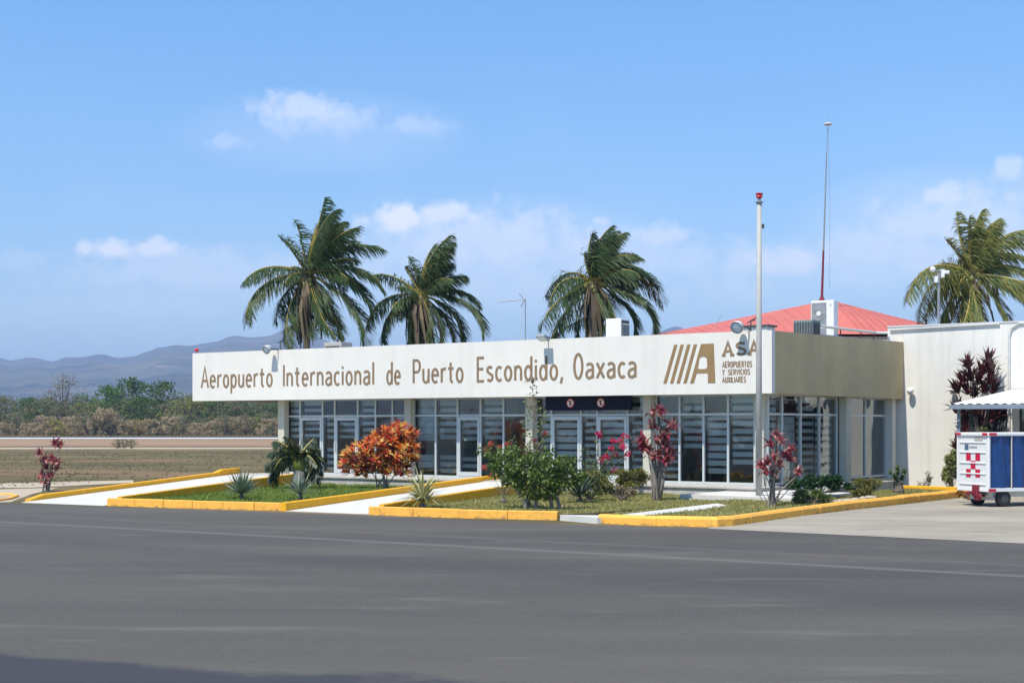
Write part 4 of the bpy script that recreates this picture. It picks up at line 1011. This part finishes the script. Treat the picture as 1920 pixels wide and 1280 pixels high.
    MB().lathe([(.22,0),(.29,.05),(.29,.2),(.25,.42),(.21,.58),(.15,.66)], 16).build('trunk', mat('grey_palm_trunk', (.20,.20,.19), .85, .25, 9, .4, 20), pl.t, smooth=True)
    MB().lathe([(.15,.58),(.24,.70),(.27,.84),(.22,.98),(.13,cz+.02),(.05,cz+.2)], 14).build('crownshaft', mat('yellow_green_crownshaft', (.30,.29,.04), .5, .3, 5), pl.t, smooth=True)
    lf, rc = MB(), MB()
    for (a, tx, ty, dd_) in ((150,-52,10,.1),(165,-55,-15,-.3),(120,-45,35,.2),(95,-20,45,-.3),(60,30,40,.2),(40,42,20,-.3),(20,48,0,.2),(170,-50,-40,.1),(15,45,-25,.2),(0,38,-42,-.3),(110,-10,20,-.8),(70,15,15,-.9),(130,-30,20,-.6),(185,-48,-50,.3),(50,40,-10,-.6),(140,-40,-20,-.7),(30,30,-20,-.8)):
        frond(lf, rc, a, (tx,ty), dd_, pl.s*1.0, pl.r, .1, .80)
    lf.build('frond', bp_leaf, pl.t, (-.08,0,cz)); rc.build('midrib', palm_rachis, pl.t, (-.08,0,cz))
    sp_ = MB().tube([(-.05,0,cz),(.02,0,cz+.5),(.14,0,cz+1.0)], [.03,.025,.006], 6); tag(sp_.build('spear', palm_rachis, pl.t), 'pale unopened spear leaf')
    dl = MB()
    for k in range(26): dl.leaf((.25+pl.r.uniform(-.1,.22),pl.r.uniform(-.15,.15),.62), (pl.r.uniform(-.2,.3),pl.r.uniform(-.2,.2),-1), UP, pl.r.uniform(.4,.62), .07, .2)
    dl.build('dead_frond', palm_dead, pl.t)
    # agaves and yuccas
    ag_leaf = leafmat('blue_green_agave_leaf', [(.12,.18,.11),(.20,.26,.16),(.27,.32,.21),(.08,.12,.07)], .45, .08, .4)
    var_leaf = leafmat('variegated_yucca_leaf', [(.17,.20,.06),(.45,.42,.17),(.58,.53,.28),(.26,.28,.09)], .45, .2, .4)
    dk_leaf = leafmat('dark_agave_leaf', [(.025,.045,.025),(.05,.08,.045),(.09,.12,.08)], .4, .1, .5)
    def spiky(label, px, py, r_, n, lm, wd=.05, up=.9, z=.12, seed=0, droop=.25, cat='plant', name='agave'):
        pl = Plant(name, label, cat, px, py, z, seed=seed); mb = MB(); R_ = r_*pl.s*1.5; wd = wd*1.35
        for i in range(n):
            th = i*2.39996; k = (i+.5)/n; el = R(82-78*k**.8)*up
            d = Vector((math.cos(th)*math.cos(el), math.sin(th)*math.cos(el), math.sin(el))) + rv(pl.r)*.08
            mb.leaf((0,0,.12*R_+.02), d, UP, R_*pl.r.uniform(.85,1.15), wd, droop)
        mb.build('foliage', lm, pl.t); MB().lathe([(.07,-.02),(.09,.05),(.05,.12)], 10).build('stem', M['stem'], pl.t)
    spiky('round grey green agave in the left lawn', 453, 933, 34, 110, ag_leaf, .042, 1, seed=1, droop=.05)
    spiky('low blue green agave at the foot of the squat palm', 563, 934, 34, 40, ag_leaf, .05, .85, seed=2, droop=.12)
    spiky('cream striped yucca at the edge of the second ramp', 792, 950, 46, 90, var_leaf, .045, .95, seed=3, droop=.5, name='yucca')
    spiky('dark broad agave in front of the dense bush', 1088, 940, 38, 44, dk_leaf, .07, .9, seed=4, droop=.3)
    spiky('wispy pale grass clump beside the second ramp', 944, 941, 36, 46, leafmat('pale_grass_blade', [(.16,.17,.09),(.25,.24,.14)], .6, .2), .012, 1.1, seed=5, droop=.25, cat='grass clump', name='grass_clump')
    spiky('cream and green striped agave under the leafy bush', 990, 947, 26, 30, var_leaf, .055, .8, seed=6, droop=.7)
    pl = Plant('cycad', 'small bushy cycad on a stubby trunk before the annex wall', 'plant', 1684, 925, .14, seed=77)
    MB().lathe([(.17,0),(.19,.1),(.16,.25),(.17,.36),(.10,.42)], 12).build('trunk', M['trunk'], pl.t)
    mb = MB()
    for (x, y) in ((1684,890),(1676,896),(1692,896),(1684,882),(1670,890),(1697,888),(1680,902),(1690,903)): rosette(mb, pl.p(x, y, pl.r.uniform(-.15,.15)), (pl.r.uniform(-.4,.4),-.2,1), 12, .24, .07, 1.0, .5, pl.r)
    mb.build('foliage', leafmat('cycad_leaf', [(.05,.08,.03),(.09,.13,.05),(.14,.17,.07)], .45, .2), pl.t)
    # leafy tree-shrub in front of the middle column
    sh_leaf = leafmat('green_shrub_leaf', [(.05,.09,.018),(.09,.15,.028),(.15,.22,.045),(.07,.12,.024),(.21,.26,.065)], .5, .3, .4)
    pl = Plant('leafy_shrub', 'dense dark green shrub on short trunks before the middle column', 'bush', 1005, 952, seed=7)
    lf = MB(); rn = pl.r
    for k in range(120):
        a = rn.uniform(0,2*math.pi); q = math.sqrt(rn.random()); x, y = 1022+66*q*math.cos(a), 888+44*q*math.sin(a)
        leafball(lf, pl.p(x, y, rn.uniform(-.5,.5)*math.sqrt(1.05-q*q)), (.20,.17,.09), 30, .12, .06, rn, .3, .2, .3)
    for (x, y) in ((935,862),(950,850),(920,850),(960,866),(940,882),(925,874),(955,842),(965,890),(945,895)):
        for k in range(3): leafball(lf, pl.p(x+rn.uniform(-12,12), y+rn.uniform(-8,8), rn.uniform(-.1,.5)), (.2,.17,.10), 30, .12, .06, rn, .3, .2, .3)
    lf.build('foliage', sh_leaf, pl.t)
    st = MB()
    for dx, tx_ in ((-.28,985),(.0,1005),(.42,1030),(.62,1048)):
        e = pl.p(tx_, 905, rn.uniform(-.1,.1)); st.tube([(dx,0,0),(dx*.9,0,.3),e], [.055,.042,.03], 7)
        for k in range(4): st.tube([e, e+Vector((rn.uniform(-.5,.5),rn.uniform(-.3,.3),rn.uniform(.2,.6)))], [.022,.008], 5)
    st.build('trunk', M['stem'], pl.t)
    # bougainvilleas
    fl = leafmat('magenta_bract', [(.60,.02,.10),(.72,.04,.20),(.50,.02,.08),(.75,.12,.22)], .6, .4, .2)
    flp = leafmat('coral_bract', [(.45,.08,.07),(.55,.16,.11),(.38,.03,.08)], .6, .4, .2)
    def bougain(label, px, py, canes, flowers, fm, leafn, seed, lsc=1.0):
        pl = Plant('bougainvillea', label, 'bush', px, py, seed=seed); rn = pl.r; st, lf = MB(), MB()
        for (x, y) in canes:
            e = pl.p(x, y, rn.uniform(-.3,.3)); m_ = lerp(Vector(), e, .55) + Vector((-e.x*.22, 0, e.z*.14)); pts = [Vector()*(1-t_)**2 + m_*2*t_*(1-t_) + e*t_*t_ for t_ in [i/8 for i in range(9)]]
            st.tube(pts, [.022-.0018*i for i in range(9)], 5)
            for q in pts[2:]:
                leafball(lf, q, (.14,.12,.12), leafn, .09*lsc, .05*lsc, rn, .2)
        for (x, y, r_) in flowers:
            c_ = pl.p(x, y, rn.uniform(-.3,.2)); rr_ = r_*pl.s*.72
            fw = MB(); leafball(fw, c_, (rr_*1.1,rr_*.9,rr_*.9), int(16+r_*4), .075, .06, rn, .2); fw.build('flower', fm, pl.t)
        st.build('cane', M['stem'], pl.t); lf.build('foliage', sh_leaf, pl.t)
    bougain('bougainvillea with bright magenta flower clusters right of the entrance doors', 1118, 925,
        [(1132,862),(1140,845),(1165,835),(1178,820),(1180,850),(1152,885),(1120,860),(1085,860),(1098,845),(1122,810)],
        [(1126,862,8),(1138,856,8),(1154,852,6),(1150,826,7),(1164,828,8),(1172,818,8),(1168,838,8),(1146,840,6),(1178,851,7),(1152,882,7),(1122,812,6),(1124,818,5)], fl, 9, 21)
    bougain('leggy bougainvillea with coral flowers left of the middle column', 975, 928,
        [(912,848),(924,832),(955,832),(1005,838),(988,845),(915,880),(930,892),(1000,812),(1026,815),(960,822)],
        [(912,842,7),(920,832,6),(953,832,7),(938,838,5),(1005,836,7),(988,852,6),(909,876,7),(922,890,6),(1022,812,6),(1002,825,4)], flp, 10, 22)
    # tall thin agave flower stalk with leafy climbers in front of the middle column
    pl = Plant('climbing_vine', 'thin pale vine climbing up the middle column to the fascia', 'vine', 998, 928, seed=9); rn = pl.r
    st, lf = MB(), MB()
    stk = [pl.p(1000-1.5*math.sin(i*.9), 925-i*(925-716)/16, -.05) for i in range(17)]
    st.tube(stk, [.035-.0017*i for i in range(17)], 6)
    for i in range(2, 17):
        for sg in (-1,1):
            ln = (16 if i < 12 else 8)*pl.s*rn.uniform(.5,1.2); e = stk[i] + Vector((sg*ln, rn.uniform(-.1,.1), ln*.25)); st.tube([stk[i], e], [.008,.005], 4)
            leafball(lf, e, (.11,.10,.09), 15 if i < 13 else 4, .10, .055, rn, .2)
    st.build('stem', M['stem'], pl.t); lf.build('foliage', leafmat('pale_vine_leaf', [(.19,.23,.08),(.28,.30,.12),(.12,.16,.05),(.28,.22,.10)], .5, .3), pl.t)
    MB().ball(stk[-1]+Vector((0,0,.06)), (.06,.06,.11), 10, 8).build('seed_head', M['trunk'], pl.t)
    # bushes
    def bush(label, px, py, blobs, cols, seed, ln=.08, wd=.035, dens=1.0, z=.12, name='bush', cat='bush', twigs=8, flat=0):
        pl = Plant(name, label, cat, px, py, z, seed=seed); rn = pl.r; lf, st = MB(), MB()
        for (x, y, rx, ry) in blobs:
            c_ = pl.p(x, y); n = int(dens*rx*ry*1.5)
            nb = max(5, int(rx*ry/45))
            for k in range(nb):
                d = rv(rn); q = c_ + Vector((d.x*rx*pl.s, d.y*rx*pl.s*.8, d.z*ry*pl.s))*rn.uniform(.25,.95); q.z = max(q.z, .04)
                leafball(lf, q, (rx*pl.s*.34,rx*pl.s*.34,ry*pl.s*.30), n//nb, ln, wd, rn, .2, flat)
            for k in range(twigs):
                d = rv(rn); q = c_ + Vector((d.x*rx*pl.s, d.y*rx*pl.s*.6, d.z*ry*pl.s)); q.z = max(q.z,.05); st.tube([(rn.uniform(-.08,.08),0,0), lerp(Vector(),q,.5), q], [.014,.01,.004], 4)
        lf.build('foliage', leafmat(label.split()[0]+'_bush_leaf', cols, .55, .25, .25), pl.t); st.build('stem', M['stem'], pl.t)
    OL = [(.13,.14,.03),(.20,.20,.05),(.27,.25,.07),(.10,.11,.03)]
    bush('olive green mounded bush before the third bay', 1105, 936, [(1085,908,26,18),(1110,900,30,22),(1130,912,22,20)], [(.11,.13,.035),(.18,.20,.05),(.26,.26,.08),(.13,.12,.05)], 31, .09,.04, 2.0)
    bush('yellow green feathery bush left of the tall cordyline', 1180, 926, [(1165,895,32,14),(1195,892,26,14),(1180,905,30,14)], OL, 32, .11,.032, 1.8)
    bush('dry straw coloured shrub with bare twigs left of the tall cordyline', 1165, 936, [(1160,920,24,12),(1182,922,20,12)], [(.28,.23,.14),(.38,.32,.20),(.20,.17,.10),(.16,.16,.06)], 33, .09,.03, 1.5, twigs=16)
    bush('spreading green juniper beside the right kerb', 1518, 946, [(1505,934,22,12),(1530,932,24,13),(1548,938,16,9)], [(.07,.11,.03),(.12,.17,.05),(.18,.22,.07)], 34, .13,.035, 1.9)
    bush('olive feathery shrub before the dark side door', 1622, 934, [(1612,912,18,16),(1632,908,20,16),(1622,922,24,12)], OL, 35, .12,.028, 1.8)
    bush('pale green shrub between the annex wall and the baggage cart', 1782, 918, [(1778,865,12,18),(1788,880,12,24),(1776,895,10,14),(1790,850,8,10)], [(.19,.23,.06),(.30,.33,.12),(.13,.17,.05),(.42,.42,.18)], 36, .15,.06, 1.6)
    bush('small weeds at the foot of the annex wall', 1738, 914, [(1738,900,10,14),(1728,908,8,6)], [(.09,.12,.04),(.15,.17,.06)], 37, .10,.02, 1.0)
    bush('dry orange brown croton by the cart tow bar', 1812, 934, [(1805,926,10,8),(1818,930,8,8)], [(.35,.16,.03),(.20,.09,.03),(.42,.25,.06)], 38, .10,.04, 1.6)
    bush('small green bush behind the baggage cart', 1845, 914, [(1843,806,9,8),(1840,830,10,14)], [(.07,.11,.03),(.16,.19,.06)], 39, .10,.04, 1.2)
    # planter with a mound of ivy at the side glass
    pc = gp(1565, 929, .13)
    t_ = thing('planter', 'low grey concrete planter under the side windows', 'planter', pc, BROT+R(90))
    pw, pd = 5.2, .75
    q = MB(); q.box(-.6,pw,-.08,0,0,.30,.01); q.box(-.6,pw,pd,pd+.08,0,.30,.01); q.box(-.6,-.52,.002,pd-.002,0,.299); q.box(pw-.08,pw,.002,pd-.002,0,.299); q.build('wall', M['concrete'], t_)
    MB().box(-.52,pw-.08,0.003,pd-.003,.1,.24).build('soil', M['soil'], t_)
    bush('dark green mound of ivy growing over the planter by the side windows', 1540, 924, [(1500,910,28,11),(1530,904,30,14),(1565,906,28,12),(1590,912,16,8)], [(.014,.045,.018),(.026,.07,.025),(.04,.095,.035)], 40, .10,.07, 2.2, z=.3, name='ivy', cat='ground cover')
    # pale stones along the kerb
    rn = random.Random(5)
    for i in range(6):
        c_ = gp(1562+i*14, 945-i*2.0, .13); q = MB(); q.ball((0,0,.04), (rn.uniform(.10,.22), rn.uniform(.08,.12), rn.uniform(.05,.09)), 9, 6); q.v = [tuple(Vector(v)*(1+rn.uniform(-.08,.08))) for v in q.v]
        o = q.build('stone', M['pale'], None, c_); tag(o, 'pale rounded stone lying in the row along the right kerb', 'stone', 'stones along the right kerb')

    # lawn blades (nobody could count them)
    def in_poly(p, poly):
        c_ = False; n = len(poly)
        for i in range(n):
            a, b_ = poly[i], poly[i-1]
            if (a.y > p.y) != (b_.y > p.y) and p.x < (b_.x-a.x)*(p.y-a.y)/(b_.y-a.y)+a.x: c_ = not c_
        return c_
    def grass(name, poly, z, n, h_, cols, seed, label, bw_=.015, fq=1.0):
        rn = random.Random(seed); mb = MB(); xs = [p.x for p in poly]; ys = [p.y for p in poly]; k = 0
        x0, x1, y0, y1 = min(xs), max(xs), min(ys), max(ys); ph = [rn.uniform(0,6) for _ in range(4)]
        while k < n:
            p = Vector((rn.uniform(x0,x1), rn.uniform(y0,y1)))
            if not in_poly(p, poly) or any(in_poly(p, q_) for q_ in NOGRASS): continue
            k += 1
            dn = .5+.5*math.sin(p.x*1.3*fq+ph[0])*math.sin(p.y*1.1*fq+ph[1])+.3*math.sin(p.x*3.1*fq+ph[2])
            if rn.random() > .35+.65*dn: continue
            for j in range(3):
                th = rn.uniform(0,6.28); hh = h_*rn.uniform(.5,1.25); w_ = bw_*rn.uniform(.65,1.35); d = Vector((math.cos(th),math.sin(th),0)); q = Vector((p.x,p.y,z))+d*rn.uniform(0,.05)
                lean = Vector((rn.uniform(-.6,.6),rn.uniform(-.6,.6),0))*hh
                mb.add([q-d*w_, q+d*w_, q+lean+Vector((0,0,hh))], [(0,1,2)])
        o = mb.build(name, leafmat(name+'_'+str(seed), cols, .6, .3, .2)); tag(o, label, 'grass', kind='stuff')
    GR = [(.11,.18,.025),(.17,.26,.04),(.24,.31,.06),(.32,.34,.10)]
    DR = [(.27,.28,.07),(.36,.33,.11),(.48,.40,.19),(.21,.26,.06),(.42,.35,.14)]
    grass('grass', bed1, .06, 15000, .09, GR, 1, 'short green lawn between the two ramps')
    grass('grass', bed2, .08, 13000, .06, DR, 2, 'patchy yellow green grass in the middle bed')
    grass('grass', bed3, .13, 8000, .065, DR, 3, 'sparse dry grass in the right bed')
    fpoly = [Vector((-75,62)), Vector((-19,52)), Vector((-8,75)), Vector((-15,127)), Vector((-80,126))]
    grass('grass', fpoly, 0, 12000, .05, [(.26,.21,.11),(.21,.20,.09),(.32,.25,.14),(.19,.18,.075)], 4, 'dry brown grass on the field left of the terminal', .05, .22)

# ------------------------------------------------------------------ woodland beyond the runway
if VEG:
    rn = random.Random(17)
    def tree_proto(name, cols, hgt, wid, trunk, nb, nl, lsz, seed, bare=False, low=.25):
        r_ = random.Random(seed); lf, tk = MB(), MB(); cs = []
        for k in range(nb):
            th = r_.uniform(0,6.28); q = math.sqrt(r_.random()); f = r_.random()
            zz = hgt*(low+(1-low)*(f**.8)); rad = wid*.5*q*(1.0-.55*max(0,(zz/hgt-.55)/.45)); c_ = Vector((rad*math.cos(th), rad*math.sin(th), zz)); cs.append(c_)
            b = hgt*r_.uniform(.07,.13)
            leafball(lf, c_, (b*1.3,b*1.3,b*.75), nl, lsz, lsz*.55, r_, .25, 0, .2)
        for k, c_ in enumerate(cs):
            if k % (2 if bare else 4) == 0: tk.tube([(0,0,hgt*.12), Vector((c_.x*.4,c_.y*.4,c_.z*.55)), c_], [hgt*.016,hgt*.011,hgt*.004], 5)
        tk.tube([(0,0,-.1),(.02*hgt,0,hgt*.3),(0,.02*hgt,hgt*.62)], [hgt*.028,hgt*.02,hgt*.012], 7)
        return lf, tk, leafmat(name+'_leaf', cols, .8, .35, .1)
    protos = {}
    def place(kind, px, Y, hgt, label, group):
        kw = dict(
          green=dict(cols=[(0.065,0.111,0.033),(0.104,0.163,0.046),(0.150,0.208,0.065)], wid=1.1, nb=54, nl=34, lsz=.06, low=.10),
          bright=dict(cols=[(0.072,0.156,0.033),(0.111,0.215,0.046),(0.156,0.260,0.065)], wid=1.2, nb=50, nl=34, lsz=.06, low=.15),
          olive=dict(cols=[(0.169,0.182,0.058),(0.234,0.240,0.078),(0.299,0.286,0.098)], wid=1.5, nb=54, nl=32, lsz=.06, low=.08),
          grey=dict(cols=[(0.260,0.234,0.182),(0.338,0.305,0.240),(0.208,0.195,0.137)], wid=.95, nb=52, nl=22, lsz=.035, low=.15, bare=True),
          brush=dict(cols=[(0.195,0.189,0.111),(0.247,0.234,0.137),(0.150,0.156,0.085)], wid=1.6, nb=54, nl=32, lsz=.06, low=.06),
          tan=dict(cols=[(0.429,0.325,0.202),(0.546,0.416,0.260),(0.338,0.267,0.156)], wid=1.9, nb=46, nl=32, lsz=.085, low=.04),
          yellow=dict(cols=[(0.299,0.286,0.072),(0.390,0.358,0.104),(0.247,0.247,0.072)], wid=1.8, nb=46, nl=32, lsz=.08, low=.05))[kind]
        vi = kind + str(rn.randrange(2)); X = (px-960)/F*Y
        nm = 'scrub_bush' if kind in ('tan','yellow') else 'scrub_tree'
        if vi not in protos:
            lf, tk, lm = tree_proto(vi, kw['cols'], 1.0, kw['wid'], 0, kw['nb'], kw['nl'], kw['lsz'], len(protos)+50, kw.get('bare',False), kw['low'])
            t_ = thing(nm, label, 'tree' if nm == 'scrub_tree' else 'bush', (X,Y,0), 0, group)
            lf.build('crown', lm, t_); tk.build('trunk', M['wood'], t_); protos[vi] = t_
        else:
            t_ = copy_tree(protos[vi]); t_['label'] = label; t_['group'] = group
        t_.location = (X,Y,0); t_.scale = (hgt*rn.uniform(.9,1.15)*(.8 if group is None else 1),)*2 + (hgt,); t_.rotation_euler = (0,0,rn.uniform(0,6.28))
        return t_
    hh = lambda py, Y: H-(py-HOR)/F*Y
    G1 = 'trees in the scrub woodland beyond the runway'; G2 = 'dry bushes along the far edge of the runway'
    place('grey', 118, 340, hh(706,340), 'tall bare grey tree rising above the scrub at the far left', None)
    place('bright', 205, 345, hh(727,345), 'bright green round tree in the scrub left of the sign', None)
    place('green', 250, 335, hh(713,335), 'tallest dark green tree in the scrub left of the sign', None)
    place('green', 297, 350, hh(719,350), 'flat topped green tree nearest the left end of the sign', None)
    LB = {'green':'dark green scrub tree in the far woodland','olive':'olive green spreading tree in the far woodland','brush':'grey brown scrub tree in the far woodland','bright':'fresh green tree in the far woodland','grey':'thin grey leafless tree in the far woodland'}
    for px in range(-420, 760, 24):
        Y = rn.uniform(345,395); k = rn.choice(['green','brush','brush','olive','green']); place(k, px+rn.uniform(-12,12), Y, hh(rn.uniform(741,757),Y), LB[k], G1+' '+k)
    for px in range(-420, 760, 30):
        Y = rn.uniform(322,342); k = rn.choice(['olive','brush','green','brush','olive','grey']); place(k, px+rn.uniform(-14,14), Y, hh(rn.uniform(745,770),Y), LB[k], G1+' '+k)
    LB2 = {'tan':'straw coloured dry bush at the edge of the runway','yellow':'yellow green low bush at the edge of the runway'}
    for px in range(-420, 760, 15):
        Y = rn.uniform(301,316); k = rn.choice(['tan','tan','yellow','tan','brush']); 
        if k == 'brush': place(k, px+rn.uniform(-9,9), Y, hh(rn.uniform(770,790),Y), LB[k], G1+' '+k)
        else: place(k, px+rn.uniform(-9,9), Y, hh(rn.uniform(780,800),Y), LB2[k], G2+' '+k)
    place('tan', 190, 302, hh(765,302), 'large tan bush standing out in front of the scrub', None)
    # small tufts by the gravel track
    for px in (222, 233, 246):
        t_ = place('brush', px, 142, .9, 'low grey green tuft beside the gravel track', 'tufts beside the gravel track')

# ------------------------------------------------------------------ hills
from mathutils import noise
prof = [(-1500,640),(-900,650),(-400,655),(-150,665),(0,669),(18,675),(55,668),(98,675),(125,669),(150,670),(190,664),(218,671),(250,667),(275,660),(300,651),(328,647),(355,650),(400,643),(440,631),(500,632),(540,622),(590,632),(640,646),(700,662),(900,670),(1100,660),(1200,640),(1267,612),(1330,640),(1500,660),(1900,650),(2600,660),(3600,655)]
def ridge(px):
    for (a, ya), (b_, yb) in zip(prof, prof[1:]):
        if a <= px <= b_: f = (px-a)/(b_-a); f = f*f*(3-2*f); return ya+(yb-ya)*f
    return 660
D0 = 6500.0
mb = MB(); NX, NY = 520, 60; vs = []
for j in range(NY+1):
    f = j/NY; Y = 2600+(8600-2600)*f
    for i in range(NX+1):
        X = (-1500 + 5100*i/NX - 960)/F*D0*(.55+.45*Y/D0); px = 960+X/Y*F
        zr_ = (HOR-ridge(px))/F*D0
        g_ = (Y-2600)/(D0-2600)
        env = (g_**1.15 if g_ < 1 else max(0, 1-(g_-1)*1.6)**1.2)
        n_ = noise.fractal(Vector((X*.0011, Y*.0011, 3.1)), 1.0, 2.1, 6)
        rg = 1-abs(noise.noise(Vector((X*.0016+5, Y*.0010, 1.7))))*2
        z = zr_*env*(1 + (0.0 if abs(g_-1) < .02 else .30*n_*(1-env*.85)+.22*rg*(1-env))) 
        z *= 1+.05*noise.fractal(Vector((X*.0035,Y*.002,9)),1.0,2.1,5)
        fh = max(0, 95+70*noise.noise(Vector((X*.0007+3,1,2)))+38*noise.fractal(Vector((X*.004,4,Y*.001)),1.0,2.1,5)); z = max(z, fh*math.exp(-((Y-4000-500*noise.noise(Vector((X*.0006,7,1))))/420)**2))
        if g_ < .95: z = min(z, zr_*(Y/D0)*.94)
        vs.append((X, Y, max(z, -2)))
fs = [(j*(NX+1)+i, j*(NX+1)+i+1, (j+1)*(NX+1)+i+1, (j+1)*(NX+1)+i) for j in range(NY) for i in range(NX)]
hm_, t, b, c = groundmat('hill_scrub', [(.07,.068,.04),(.14,.115,.075),(.018,.026,.012),(.34,.26,.20)], [(.004,.45,6),(.003,.48,8),(.006,.60,7)], (1,1,1), 0, 0)
struct(mb.add(vs, fs).build('hills', hm_, smooth=True))

# ------------------------------------------------------------------ haze
hz = MB().box(-13000,13000,-2500,13000,-1.2,560).build('haze', None)
m = bpy.data.materials.new('haze_air'); m.use_nodes = True; t = m.node_tree; t.nodes.clear()
o_ = N(t, 'ShaderNodeOutputMaterial'); v = N(t, 'ShaderNodeVolumePrincipled', inp={'Color': (.52,.69,1,1), 'Density': 1.7e-4, 'Anisotropy': 0.0}); L(t, v.outputs[0], o_.inputs['Volume'])
hz.data.materials.append(m); tag(hz, 'pale blue haze hanging in the air towards the hills', 'haze', kind='stuff')
